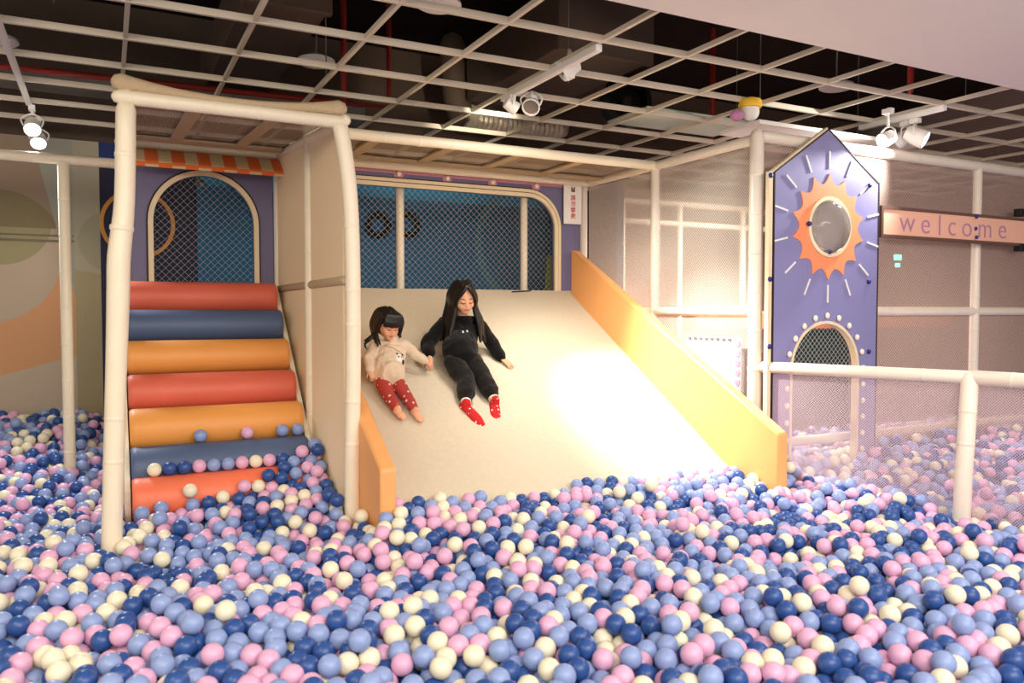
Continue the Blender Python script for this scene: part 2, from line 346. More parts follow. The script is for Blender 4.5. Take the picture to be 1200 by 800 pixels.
for x, y, lab in ((1.33, 5.55, 'white disc fitting above the grid over the stair'), (1.70, 4.20, 'white disc fitting above the grid at the top edge of the photo'),
                  (-0.60, 6.05, 'white disc fitting above the grid at the left edge of the photo'), (5.05, 4.31, 'white disc fitting above the grid between house peak and soffit')):
    q = thing('ceiling_disc', (x, y, 3.15), lab, 'ceiling fitting', 'white disc fittings above the ceiling grid')
    obj('disc', MB().lathe([(0.06,0.05),(0.125,0.02),(0.13,0.0),(0.11,-0.012),(0.02,-0.018)], (x, y, 3.15), (0,0,1), 28), M_white, q)
    obj('hanger', MB().tube([(x, y, 3.2), (x, y, 3.975)], 0.006, 8), M_steel, q)
for i, (x, y) in enumerate(((-0.2, 4.43), (1.26, 5.0), (2.7, 4.43), (4.1, 4.15), (4.68, 5.0), (5.8, 4.72), (6.4, 4.15))):
    tag(obj('hanger_wire', MB().tube([(x, y, GZ+0.04), (x, y, 3.975)], 0.004, 6), M_steel, loc=(x, y, GZ)), 'thin steel wire holding up the ceiling grid', 'wire', 'hanger wires of the ceiling grid')
tag(obj('ceiling_tile', MB().box((3.57, 4.74, GZ+0.05), (4.66, 5.26, GZ+0.065)), mat('pale_green_tile', (206, 220, 200), 0.7), loc=(4.1, 5.0, GZ)), 'pale green ceiling tile laid on the grid above the slide corner', 'ceiling tile')
tag(obj('roof_panel', MB().box((3.95, 4.0, 2.69), (5.6, 4.4, 2.72)), M_white, loc=(4.6, 4.2, 2.7), bevel=0.004), 'white panel lying on top of the net room behind the house peak', 'panel')
t = thing('plush_toy', (3.96, 4.12, 2.72), 'small yellow, white and pink toy sitting on top of the corner post', 'toy')
obj('body', MB().ell((3.98, 4.12, 2.80), 0.065, 0.06, 0.07), M_white, t)
obj('cap', MB().lathe([(0.076,0.0),(0.082,0.02),(0.07,0.055),(0.03,0.07)], (3.98, 4.12, 2.825), (0,0,1), 20), mat('yellow_plush', (246, 196, 60), 0.8), t)
obj('foot', MB().ell((3.86, 4.12, 2.76), 0.05, 0.045, 0.04), mat('mauve_plush', (190, 130, 170), 0.8), t)

# ------------------------------------------------------------------ track lights
def head(parent, p, aim, lens, r=0.045, ln=0.12, white=M_white):
    p = Vector(p); a = (Vector(aim) - p).normalized()
    h = obj('spot_head', MB().lathe([(r*0.55, -ln), (r*0.9, -ln*0.92), (r, -ln*0.5), (r*1.08, 0.0), (r*0.96, 0.004), (r*0.9, -0.02)], p, a, 24), white, parent)
    obj('lens', MB().lathe([(r*0.88, -0.022), (r*0.9, -0.014), (r*0.3, -0.010)], p, a, 24), lens, h)
    s = a.cross(Vector((0,0,1))).normalized(); b = p - a*ln*0.5; top = Vector((b.x, b.y, parent.location.z))
    y = MB(); 
    y.tube([b + s*r*1.05, b + s*r*1.25 + Vector((0,0,r*0.9)), b + Vector((0,0,r*1.6)), b - s*r*1.25 + Vector((0,0,r*0.9)), b - s*r*1.05], 0.006, 8, smooth=4)
    y.tube([b + Vector((0,0,r*1.6)), top], 0.009, 8)
    y.box((b.x-0.02, b.y-0.035, top.z-0.035), (b.x+0.02, b.y+0.035, top.z))
    obj('yoke', y, white, parent)
def track(x, y0, y1, z, label, m):
    t = thing('track_light', (x, (y0+y1)/2, z), label, 'spotlight')
    obj('track', MB().box((x-0.02, y0, z), (x+0.02, y1, GZ)).box((x-0.012, y0+0.01, z-0.004), (x+0.012, y1-0.01, z)), m, t, bevel=0.003); return t
t = track(-0.456, 4.4, 6.5, 2.86, 'ceiling track with two glowing round spotlights above the mural corner', M_white)
head(t, at(38, 152, 6.45), at(38, 152, 6.45) + Vector((0.05, -0.75, -0.66)), M_lens, 0.052, 0.10)
head(t, at(45, 168, 6.85), at(45, 168, 6.85) + Vector((0.02, -0.7, -0.7)), M_lens, 0.052, 0.10)
t = track(2.40, 3.62, 4.78, 2.83, 'white ceiling track with three spotlights over the middle of the slide', M_white)
head(t, at(605, 128, 4.62), at(605, 128, 4.62) + Vector((0.9, -0.1, -0.5)), M_glassd, 0.042, 0.09)
head(t, at(622, 126, 4.55), at(622, 126, 4.55) + Vector((-0.45, -0.6, -0.6)), M_glassd, 0.055, 0.07)
head(t, at(657, 84, 4.05), at(657, 84, 4.05) + Vector((-0.7, 0.3, -0.5)), M_glassd, 0.06, 0.12)
t = track(5.25, 3.55, 4.25, 2.83, 'white ceiling track with three spotlights above the welcome sign, one lens glowing', M_white)
head(t, at(1034, 165, 3.72), at(1034, 165, 3.72) + Vector((-0.75, 0.1, -0.35)), M_lens, 0.05, 0.10)
head(t, at(1052, 166, 3.95), at(1052, 166, 3.95) + Vector((-0.2, 0.9, -0.35)), M_glassd, 0.055, 0.12)
head(t, at(1084, 164, 3.75), at(1084, 164, 3.75) + Vector((0.42, -0.78, -0.48)), M_lens2, 0.062, 0.15)

# ------------------------------------------------------------------ the padded play frame
XR, YB, YM, YF = 3.85, 6.0, 5.0, 3.92
XD, YD = 1.14, 4.13                                    # divider wall and front of the stair bay
TOP = 2.56
fr = thing('play_frame', (1.9, 5.2, 0), 'white foam padded post and beam frame enclosing the stair and the slide', 'play frame')
def pad(kind, pts, r, m=M_pad, parent=fr, smooth=0, joints=True, label=None):
    mb = MB(); P = [Vector(p) for p in pts]
    if smooth: mb.tube(P, r, 16, smooth=smooth)
    else: mb.tube(P, r, 16)
    if joints:                                        # foam sleeves butt together: shallow collars every 40 cm
        for i in range(len(P)-1):
            L = (P[i+1]-P[i]).length; n = int(L/0.26); dr = (P[i+1]-P[i])/max(L,1e-6)
            for k in range(1, n+1):
                c = P[i] + dr*(L*k/(n+1)); rr = r if not hasattr(r,'__len__') else r[i]
                mb.tube([c-dr*0.012, c-dr*0.009, c+dr*0.009, c+dr*0.012], [rr*0.99, rr*1.03, rr*1.03, rr*0.99], 16, cap=False)
    return obj(kind, mb, m, parent, label=label)
pad('post', [(-0.01, YD, 0), at(132, 590, YD), at(136, 440, YD), at(138.5, 350, YD), at(139.5, 300, YD), at(146, 235, YD), at(147.5, 128, YD)], [0.045, 0.045, 0.046, 0.050, 0.051, 0.045, 0.044], smooth=4)
pad('post', [(1.165, YD, 0), at(412.5, 570, YD), at(414, 420, YD), at(413, 300, YD), at(410, 230, YD), at(405, 185, YD), at(399, 150, YD)], 0.041, smooth=4)
pad('post', [(XD, 4.96, 0), (XD, 4.96, TOP)], 0.036)
pad('post', [(XD+0.005, YB, 0), (XD+0.005, YB, TOP)], 0.034)
pad('post', [(0.12, YB, 0), (0.12, YB, TOP)], 0.034)
pad('post', [(XR, YM, 0), (XR, YM, TOP)], 0.038, M_padw)
pad('post', [(XR, YF, 0), (XR, YF, TOP+0.02)], [0.046, 0.046], M_padw)
pad('post', [(XR-0.03, YB, 0), (XR-0.03, YB, TOP)], 0.034, M_padw)
pad('beam', [(0.07, YD, 2.42), (1.12, YD, 2.415)], 0.034)
pad('beam', [(XD, YM, TOP), (XR, YM, TOP)], 0.036)
pad('beam', [(0.1, YB-0.06, TOP-0.0), (XR, YB-0.06, TOP)], 0.034)
pad('beam', [(XR, YF, TOP), (XR, YM, TOP)], 0.036, M_padw)
pad('beam', [(XR, YM, TOP), (XR, YB, TOP)], 0.034)
pad('beam', [(XD, YD, 2.43), (XD, YB, TOP)], 0.03)
pad('beam', [(0.1, YD, 2.43), (0.1, YB, TOP)], 0.03)
pad('rail', [(XD, YD+0.03, 1.585), (XD, YB, 1.585)], 0.026, M_sleeve)
pad('rail', [(XR, YF, 1.425), (XR, YM, 1.42)], 0.035, M_padw)
pad('rail', [(XR, YM, 1.42), (XR, YB, 1.42)], 0.034, M_padw)
cloth = MB()
prof = []
for i in range(9):
    f = i/8; x = 0.08 + 1.03*f; sag = 0.0 if i in (0, 8) else -0.03*math.sin(math.pi*f)
    prof.append((x, YD+0.02, 2.49+sag))
cloth.tube(prof, [0.045, 0.03, 0.024, 0.022, 0.022, 0.022, 0.024, 0.03, 0.045], 14, smooth=4)
obj('gathered_net', cloth, M_sleeve, fr, label='tan net gathered along the top of the stair bay')
# roof nets with stiffening strips
M_roofnet = net_mat('roof_net', (196, 176, 150), 0.42, 'R', 0.03, 0.3)
def quad(pts): return MB().add(pts, [(0,1,2,3)])
obj('roof_net', quad([(XD+0.03, YM+0.03, TOP+0.02), (XR-0.03, YM+0.03, TOP+0.02), (XR-0.03, YB-0.08, TOP+0.02), (XD+0.03, YB-0.08, TOP+0.02)]), M_roofnet, fr, smooth=0)
obj('roof_net', quad([(0.12, YD+0.03, 2.45), (XD-0.03, YD+0.03, 2.45), (XD-0.03, YB-0.08, TOP+0.02), (0.12, YB-0.08, TOP+0.02)]), M_roofnet, fr, smooth=0)
for x in (1.62, 2.16, 2.70, 3.24): obj('roof_strip', MB().box((x-0.04, YM+0.03, TOP-0.005), (x+0.04, YB-0.3, TOP+0.01)), M_sleeve, fr)
obj('roof_strip', MB().box((XD+0.03, YB-0.32, TOP-0.005), (XR-0.04, YB-0.2, TOP+0.01)), M_sleeve, fr)
for x in (0.42, 0.82):
    obj('roof_strip', MB().add([(x-0.04, YD+0.04, 2.435), (x+0.04, YD+0.04, 2.435), (x+0.04, YB-0.3, 2.54), (x-0.04, YB-0.3, 2.54)], [(0,1,2,3)]), M_sleeve, fr)
obj('roof_strip', MB().box((0.12, YB-0.42, TOP-0.03), (XD-0.04, YB-0.3, TOP-0.015)), M_sleeve, fr)
# divider wall cloth
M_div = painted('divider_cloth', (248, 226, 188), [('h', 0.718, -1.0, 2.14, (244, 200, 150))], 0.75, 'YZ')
def ypanel(x, y0, y1, z0, z1a, z1b, t=0.012): return MB().prism([(x,y0,z0),(x,y1,z0),(x,y1,z1b),(x,y0,z1a)], (t,0,0))
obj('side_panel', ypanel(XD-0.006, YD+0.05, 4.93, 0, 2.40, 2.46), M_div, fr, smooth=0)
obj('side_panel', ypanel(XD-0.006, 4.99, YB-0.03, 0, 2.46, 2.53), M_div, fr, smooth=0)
# net walls on the right
M_netR = net_mat('white_side_net', (232, 220, 204), 0.12, 'Y', 0.024, 0.44)
obj('side_net', quad([(XR, YF+0.05, 1.46), (XR, YM-0.04, 1.46), (XR, YM-0.04, TOP-0.04), (XR, YF+0.05, TOP-0.04)]), M_netR, fr, smooth=0)
obj('side_net', quad([(XR, YM+0.04, 1.46), (XR, YB-0.04, 1.46), (XR, YB-0.04, TOP-0.04), (XR, YM+0.04, TOP-0.04)]), M_netR, fr, smooth=0)
obj('side_net', quad([(XR, YF+0.05, 0.0), (XR, YM-0.04, 0.0), (XR, YM-0.04, 1.39), (XR, YF+0.05, 1.39)]), M_netR, fr, smooth=0)
obj('side_net', quad([(XR, YM+0.04, 0.0), (XR, YB-0.04, 0.0), (XR, YB-0.04, 1.39), (XR, YM+0.04, 1.39)]), M_netR, fr, smooth=0)

# frame of the ball pit's far corner, against the mural
lf = thing('play_frame', (-0.3, 6.0, 0), 'slim cream padded post and beam in front of the mural wall', 'play frame')
pad('post', [(-0.235, YB, 0), (-0.235, YB, 2.4)], 0.036, M_pad, lf)
pad('beam', [(-1.9, YB, 2.425), (0.09, YB, 2.42)], 0.034, M_pad, lf)

# ------------------------------------------------------------------ net room on the right
nr = thing('play_frame', (5.6, 3.95, 0), 'white padded net room frame standing behind the house board and welcome sign', 'play frame')
pad('beam', [(XR+0.05, YF, TOP+0.02), (9.3, YF, TOP+0.02)], 0.04, M_padw, nr)
pad('rail', [(4.9, YF, 1.42), (9.3, YF, 1.42)], 0.034, M_padw, nr)
pad('post', [(6.22, YF, 0), (6.22, YF, TOP)], 0.036, M_padw, nr)
pad('post', [(8.6, YF, 0), (8.6, YF, TOP)], 0.036, M_padw, nr)
pad('rail', [(XR+0.05, YF+0.08, 0.50), (9.3, YF+0.02, 0.50)], 0.034, M_padw, nr)
M_netP = net_mat('pinkish_room_net', (206, 184, 172), 0.10, 'X', 0.026, 0.46)
for a, b in ((4.9, 6.18), (6.26, 8.56)):
    for z0, z1 in ((0.0, 1.385), (1.455, TOP-0.02)):
        obj('room_net', quad([(a, YF+0.01, z0), (b, YF+0.01, z0), (b, YF+0.01, z1), (a, YF+0.01, z1)]), M_netP, nr, smooth=0)
obj('room_net', quad([(XR+0.04, YF+0.01, 2.0), (4.9, YF+0.01, 2.0), (4.9, YF+0.01, TOP-0.02), (XR+0.04, YF+0.01, TOP-0.02)]), M_netP, nr, smooth=0)
for x in (4.45, 5.15, 6.0, 7.2): pad('post', [(x, 6.3, 0), (x, 6.3, 2.5)], 0.034, M_pad, nr, joints=False)
pad('beam', [(4.35, 6.3, 2.3), (9.3, 6.3, 2.3)], 0.03, M_pad, nr, joints=False)
pad('beam', [(4.35, 6.3, 2.5), (9.3, 6.3, 2.5)], 0.034, M_pad, nr, joints=False)
obj('bench_pad', MB().box((5.2, 6.1, 1.22), (9.3, 6.28, 1.42)), M_red2, nr, bevel=0.02, label='coral pad behind the net')
tag(obj('exit_lamp', MB().box((6.98, 5.2, 1.93), (7.06, 5.23, 1.985)).box((7.0, 5.2, 1.86), (7.04, 5.23, 1.90)), mat('green_lamp', (120, 240, 210), emit=2.0, var=0), loc=(7.0, 5.2, 1.9)), 'tiny glowing turquoise lamp seen through the net under the welcome sign', 'lamp')
# low rail with its net in front
rl = thing('pit_railing', (4.2, 2.9, 0), 'white padded low railing with hanging net on the right side of the ball pit', 'railing')
RZ = 1.05; A = Vector((XR+0.02, YF-0.06, RZ)); B = Vector((4.30, 2.72, RZ)); Cc = Vector((4.37, 2.30, RZ-0.002)); D = Vector((4.62, 0.9, RZ))
pad('rail', [A, B], 0.038, M_padw, rl); pad('rail', [B, Cc, D], 0.042, M_padw, rl)
pad('post', [(4.20, 2.70, 0), (4.235, 2.71, 0.5), (4.29, 2.72, RZ-0.01)], 0.046, M_padw, rl)
M_netL = net_mat('low_railing_net', (232, 208, 214), 0.16, 'Y', 0.016, 0.24)
obj('railing_net', quad([A-Vector((0,0,RZ)), Vector((B.x, B.y, 0)), B-Vector((0,0,0.03)), A-Vector((0,0,0.03))]), M_netL, rl, smooth=0)
obj('railing_net', MB().add([(B.x,B.y,0),(Cc.x,Cc.y,0),(D.x,D.y,0),(D.x,D.y,RZ-0.03),(Cc.x,Cc.y,RZ-0.03),(B.x,B.y,RZ-0.03)], [(0,1,4,5),(1,2,3,4)]), M_netL, rl, smooth=0)

# ------------------------------------------------------------------ diamond cord nets
def diamond(region, x0, x1, z0, z1, y, p=0.052, r=0.0012):
    """Cords on a diamond grid clipped to region(x, z)."""
    mb = MB()
    for sgn in (1, -1):
        c0, c1 = (x0 - z1, x1 - z0) if sgn == 1 else (x0 + z0, x1 + z1)
        k = math.floor(c0 / p)
        while k * p <= c1:
            c = k * p; run = None; n = int((z1 - z0) / 0.008)
            for i in range(n + 1):
                z = z0 + (z1 - z0) * i / n; x = c + z if sgn == 1 else c - z
                ok = x0 <= x <= x1 and region(x, z)
                if ok:
                    run = (run[0], (x, y, z)) if run else ((x, y, z), (x, y, z))
                if (not ok or i == n) and run:
                    if run[0] != run[1]: mb.tube(run, r, 4, cap=False)
                    run = None
            k += 1
    return mb
# ------------------------------------------------------------------ purple window boards
def board_with_hole(outer, inner, y, t):
    """outer and inner outlines (x, z) filled between, thickness t, via triangulation."""
    bm = bmesh.new(); loops = []
    for pts in (outer, inner):
        vs = [bm.verts.new((p[0], y, p[1])) for p in pts]; loops.append([bm.edges.new((vs[i], vs[(i+1) % len(vs)])) for i in range(len(vs))])
    r = bmesh.ops.triangle_fill(bm, use_beauty=True, use_dissolve=False, edges=loops[0] + loops[1])
    fs = [f for f in r['geom'] if isinstance(f, bmesh.types.BMFace)]
    e = bmesh.ops.extrude_face_region(bm, geom=fs); vs = [v for v in e['geom'] if isinstance(v, bmesh.types.BMVert)]
    bmesh.ops.translate(bm, verts=vs, vec=(0, t, 0)); bm.verts.index_update()
    mb = MB(); mb.add([v.co.copy() for v in bm.verts], [[v.index for v in f.verts] for f in bm.faces]); bm.free(); return mb
wp = thing('window_board', (0.63, 6.0, 0), 'purple board with arched netted window above the foam roll stair', 'window board')
ac, ar = (0.633, 2.045), 0.335
archin = [(ac[0]+ar, 1.2)] + arc(ac, ar, 0, 180, 24) + [(ac[0]-ar, 1.2)]
def off_arch(d): return [(ac[0]+ar+d, 1.2)] + arc(ac, ar+d, 0, 180, 24) + [(ac[0]-ar-d, 1.2)]
obj('board', board_with_hole([(0.155, 0.4), (1.105, 0.4), (1.105, 2.55), (0.155, 2.55)], archin, YB, 0.03), M_purple, wp, smooth=0)
obj('window_frame', MB().ringstrip(xz(off_arch(0.034), YB-0.022), xz(off_arch(0.0), YB-0.022), (0, 0.03, 0)), M_cream, wp)
obj('frame_edge', MB().ringstrip(xz(off_arch(0.046), YB-0.01), xz(off_arch(0.034), YB-0.01), (0, 0.012, 0)), M_dark, wp)
obj('window_net', diamond(lambda x, z: (abs(x-ac[0]) <= ar and z <= ac[1]) or (x-ac[0])**2+(z-ac[1])**2 <= ar*ar, 0.28, 0.98, 1.4, 2.4, YB+0.04, 0.05), M_wire, wp, smooth=0)
aw = thing('awning', (0.64, 5.95, 2.5), 'orange and cream striped awning above the arched window', 'awning')
cv = MB(); n = 12; x0, x1 = 0.16, 1.15
for i in range(n):
    a, b = x0+(x1-x0)*i/n, x0+(x1-x0)*(i+1)/n; cv.cur = i % 2
    secs = [(5.965, 2.535), (5.86, 2.505), (5.74, 2.415), (5.735, 2.40)]
    for (ya, za), (yb, zb) in zip(secs, secs[1:]): cv.add([(a,ya,za),(b,ya,za),(b,yb,zb),(a,yb,zb),(a,ya,za-0.006),(b,ya,za-0.006),(b,yb,zb-0.006),(a,yb,zb-0.006)], [(0,1,2,3),(7,6,5,4)])
M_awc = mat('cream_awning_cloth', (228, 206, 160), 0.8, 0.2, 0.06); M_awo = mat('orange_awning_cloth', (240, 124, 66), 0.8, 0.2, 0.05)
obj('canopy', cv, [M_awc, M_awo], aw, smooth=0)
rm = MB().box((x0, 5.728, 2.390), (x1, 5.742, 2.406)); obj('front_rim', rm, M_awo, aw, bevel=0.004)
vl = MB()
for i in range(n):
    a, b = x0+(x1-x0)*i/n, x0+(x1-x0)*(i+1)/n; vl.cur = (i + 1) % 2; vl.box((a, 5.731, 2.374), (b, 5.738, 2.391))
obj('valance', vl, [M_awc, M_awo], aw, smooth=0)
obj('side_flap', MB().prism([(x1, 5.965, 2.535), (x1, 5.74, 2.415), (x1, 5.74, 2.36), (x1, 5.965, 2.36)], (0.006, 0, 0)), M_awo, aw, smooth=0)

wb = thing('window_board', (2.5, 6.0, 0), 'purple board with wide rounded netted window above the slide', 'window board')
wx0, wx1, wz0, wz1, wr = 1.26, 3.51, 1.2, 2.405, 0.26
def off_wide(d): return [(wx1+d, wz0)] + arc((wx1-wr, wz1-wr), wr+d, 0, 90, 12) + arc((wx0+wr, wz1-wr), wr+d, 90, 180, 12) + [(wx0-d, wz0)]
obj('board', board_with_hole([(1.18, 0.4), (3.80, 0.4), (3.80, 2.55), (1.18, 2.55)], off_wide(0), YB, 0.03), M_purple, wb, smooth=0)
obj('window_frame', MB().ringstrip(xz(off_wide(0.032), YB-0.025), xz(off_wide(0.0), YB-0.025), (0, 0.03, 0)), M_cream, wb)
obj('frame_edge', MB().ringstrip(xz(off_wide(0.040), YB-0.012), xz(off_wide(0.032), YB-0.012), (0, 0.012, 0)), M_dark, wb)
obj('outer_frame', MB().ringstrip(xz(off_wide(0.066), YB-0.018), xz(off_wide(0.040), YB-0.018), (0, 0.018, 0)), M_cream, wb)
obj('outer_edge', MB().ringstrip(xz(off_wide(0.076), YB-0.008), xz(off_wide(0.066), YB-0.008), (0, 0.008, 0)), M_dark, wb)
hd = MB().box((1.18, YB-0.006, 2.512), (3.80, YB, 2.55))
dots = [at(467, 204.5, YB), at(524, 209.5, YB), at(577, 214, YB), at(628, 218.5, YB)]; dots.append(dots[0]*2-dots[1])
for p in dots: hd.lathe([(0.040, 0), (0.040, 0.0062)], (p.x, YB, p.z), (0,-1,0), 24)
obj('header_strip', hd, M_pink, wb, smooth=0)
for p in dots: obj('bulb', MB().ell((p.x, YB-0.012, p.z+0.004), 0.021, 0.014, 0.021), mat('cream_bulb', (246, 236, 214), 0.3) if p is dots[0] else bpy.data.materials['cream_bulb'], wb)
obj('window_net', diamond(lambda x, z: not (x > wx1-wr and z > wz1-wr and (x-wx1+wr)**2+(z-wz1+wr)**2 > wr*wr), wx0, wx1, 1.5, wz1, YB+0.04, 0.052), M_wire, wb, smooth=0)
for px in (469, 614):
    x = at(px, 290, YB+0.1).x; pad('post', [(x, YB+0.1, 0.4), (x, YB+0.1, 2.5)], 0.032, M_pad, wb, joints=False)
# things in the blue room
for px, lab in ((445, 'dark round wreath ring hanging in the blue room, by the window edge'), (480, 'dark round wreath ring hanging in the blue room, behind the window post')):
    c = at(px, 263, 7.3); mb = MB(); ring = [(c.x+0.10*math.cos(a), 7.34, c.z+0.10*math.sin(a)) for a in [2*math.pi*k/12 for k in range(12)]]
    for p in ring: mb.ell(p, 0.034, 0.03, 0.034, n=10, m=6)
    tag(obj('wall_wreath', mb, M_black, loc=(c.x, 7.34, c.z)), lab, 'wreath')
p = at(650, 322, 6.9)
tag(obj('foam_block', MB().prism([(p.x-0.16, 6.9, 0), (p.x+0.16, 6.9, 0), (p.x+0.2, 6.9, p.z+0.2), (p.x-0.03, 6.9, p.z+0.2)], (0, 0.12, 0)), mat('olive_foam', (150, 150, 60), 0.7), loc=(p.x, 6.9, 0), bevel=0.015), 'leaning olive yellow foam block in the blue room behind the slide', 'foam block')
c = at(233, 213, 6.9); cmr = thing('security_camera', (c.x, 6.9, c.z), 'small dark camera hanging inside the arched window', 'camera')
obj('body', MB().tube([(c.x, 6.9, c.z), (c.x+0.02, 6.82, c.z-0.03)], 0.028, 14), M_steel, cmr); obj('bracket', MB().tube([(c.x, 6.9, c.z), (c.x, 6.9, 2.9)], 0.01, 8), M_steel, cmr)

def glyphs(txt, loc, size, m, name, parent, rot=(R(90), 0, 0), sx=1.0, offset=0.0):
    cu = bpy.data.curves.new('t', 'FONT'); cu.body = txt; cu.size = size; cu.extrude = 0.0008; cu.offset = offset; cu.align_x = 'CENTER'; cu.align_y = 'BOTTOM_BASELINE'
    o = bpy.data.objects.new('t', cu); COL.objects.link(o); dg = bpy.context.evaluated_depsgraph_get(); dg.update()
    me = bpy.data.meshes.new_from_object(o.evaluated_get(dg)); bpy.data.objects.remove(o); me.name = name
    xs = [v.co.x for v in me.vertices]; ys = [v.co.y for v in me.vertices]; me.transform(Matrix.Translation((-(min(xs)+max(xs))/2, -(min(ys)+max(ys))/2, 0)))
    me.materials.clear(); me.materials.append(m)
    off = Vector(loc) - origin(parent); me.transform(Matrix.Translation(off) @ Matrix.Rotation(rot[2], 4, 'Z') @ Matrix.Rotation(rot[0], 4, 'X') @ Matrix.Diagonal((sx, 1, 1, 1)))
    o = bpy.data.objects.new(name, me); COL.objects.link(o); o.parent = parent; return o
ns = thing('warning_notice', (3.67, 5.96, 2.36), 'white notice with red vertical Chinese lettering in the upper corner beside the wide window', 'notice')
n0, n1 = at(661, 216, 5.96), at(681, 263, 5.96)
obj('sheet', MB().box((n0.x, 5.962, n1.z), (n1.x+0.005, 5.968, n0.z)), M_white, ns)
M_redink = mat('red_ink', (206, 44, 40), 0.6, 0.2, 0.0); M_brownink = mat('brown_ink', (110, 60, 40), 0.6, 0.2, 0.0)
nx = (n0.x + n1.x) / 2 + 0.005
for k, ch in enumerate('請勿攀爬'): glyphs(ch, (nx, 5.960, at(671, 231.5 + 7.2*k, 5.96).z), 0.052, M_redink, 'lettering', ns, offset=0.0)
ic = MB()
iz = at(671, 222, 5.96).z
for s in (-1, 1): ic.box((nx+s*0.013-0.005, 5.9595, iz-0.02), (nx+s*0.013+0.005, 5.962, iz+0.022))
ic.box((nx-0.02, 5.9595, iz+0.002), (nx+0.02, 5.962, iz+0.009)); ic.lathe([(0.010,0),(0.010,0.002)], (nx, 5.962, iz-0.012), (0,-1,0), 14)
obj('logo', ic, M_brownink, ns, smooth=0)

# ------------------------------------------------------------------ foam roll stair
st = thing('foam_stair', (0.6, 5.2, 0), 'stair of stacked red, orange and blue foam rolls rising to the arched window', 'stair')
rolls = [(5.78, 1.515, 0.105, M_roll_red, 'red top roll'), (5.58, 1.325, 0.105, M_roll_bl, 'slate blue roll under the red top roll'), (5.39, 1.13, 0.108, M_roll_or, 'upper orange roll'),
         (5.20, 0.93, 0.112, M_roll_red, 'middle red roll'), (5.01, 0.735, 0.122, M_roll_or, 'lower orange roll'), (4.83, 0.535, 0.128, M_roll_bl, 'lower slate blue roll'), (4.66, 0.40, 0.12, M_red, 'coral bottom roll half buried in balls')]
for y, z, r, m, lab in rolls:
    mb = MB(); xa, xb = 0.105, 1.075
    mb.lathe([(0.02, xa-0.0), (r*0.9, xa), (r*0.985, xa+0.012), (r, xa+0.03), (r, xb-0.03), (r*0.985, xb-0.012), (r*0.9, xb), (0.02, xb)], (0, y, z), (1,0,0), 40)
    obj('roll', mb, m, st, label=lab)
for xa in (0.07, 1.078):
    obj('side_board', MB().prism([(xa, 5.93, 1.60), (xa, 5.93, 0), (xa, 4.66, 0), (xa, 4.66, 0.45), (xa, 5.86, 1.60)], (0.028, 0, 0)), M_pad, st, smooth=0)

obj('core', MB().prism([(0.11, 5.92, 1.40), (0.11, 5.92, 0), (0.11, 4.80, 0), (0.11, 4.85, 0.28)], (0.95, 0, 0)), M_roll_or, st, smooth=0)

# ------------------------------------------------------------------ slide
SY0, SZ0, SK = 3.8, 0.35, 0.595
def slide_z(y): return SZ0 + SK * (y - SY0)
XA, XB = 1.28, 3.60
sl = thing('slide', (2.45, 4.6, 0), 'wide cream matted slide with orange side bolsters running down into the balls', 'slide')
M_mat = mat('cream_slide_mat', (212, 200, 176), 0.72, 0.25, 0.07, 34, 0.25, 70)
mb = MB(); nx_, ny_ = 24, 30; y0, y1 = SY0 - SZ0/SK, 5.90; vs = []; fs = []
for j in range(ny_+1):
    y = y0 + (y1-y0)*j/ny_
    for i in range(nx_+1):
        x = XA-0.02 + (XB-XA+0.04)*i/nx_
        vs.append((x, y, slide_z(y) + 0.004*noise.noise((x*2.2, y*2.2, 0)) + (0.004*noise.noise((x*9, 3, 1)) if j == ny_ else 0)))
for j in range(ny_):
    for i in range(nx_): a = j*(nx_+1)+i; fs.append((a, a+1, a+nx_+2, a+nx_+1))
mb.add(vs, fs)
top = [vs[ny_*(nx_+1)+i] for i in range(nx_+1)]
mb.add(top + [(v[0], v[1]+0.09, v[2]-0.002) for v in top], [(i, i+1, nx_+2+i, nx_+1+i) for i in range(nx_)])
obj('slide_mat', mb, M_mat, sl)
obj('foam_body', MB().prism([(XA-0.02, y0+0.03, 0.0), (XA-0.02, 5.98, 0), (XA-0.02, 5.98, slide_z(5.87)-0.03), (XA-0.02, 5.87, slide_z(5.87)-0.03)], (XB-XA+0.04, 0, 0)), M_padw, sl, smooth=0)
def bolster(xa, xb, front, fz, back, bz):
    pr = [(xa, front, 0), (xa, back, 0), (xa, back, bz), (xa, front+0.02, fz), (xa, front, fz-0.015)]
    return MB().prism(pr, (xb-xa, 0, 0))
obj('bolster', bolster(XA-0.085, XA, 3.74, 0.645, 5.90, 1.90), M_orange, sl, bevel=0.015, label='low orange side bolster along the stair side')
obj('bolster', bolster(XB, XB+0.085, 3.46, 0.69, 5.86, 1.955), M_orange, sl, bevel=0.015, label='tall orange side bolster along the net side')
lf2 = at(606, 345, 5.9)
tag(obj('paper_scrap', MB().tube([Vector((at(600, 346, 5.86).x, 5.86, slide_z(5.86)+0.007)), Vector((at(612, 346, 5.87).x, 5.87, slide_z(5.87)+0.008)), Vector((at(622, 346, 5.88).x, 5.88, slide_z(5.88)+0.006))], [0.005, 0.006, 0.004], 8, smooth=4), M_brow, loc=tuple(lf2)), 'small dark torn strip on the upper edge of the slide', 'scrap')
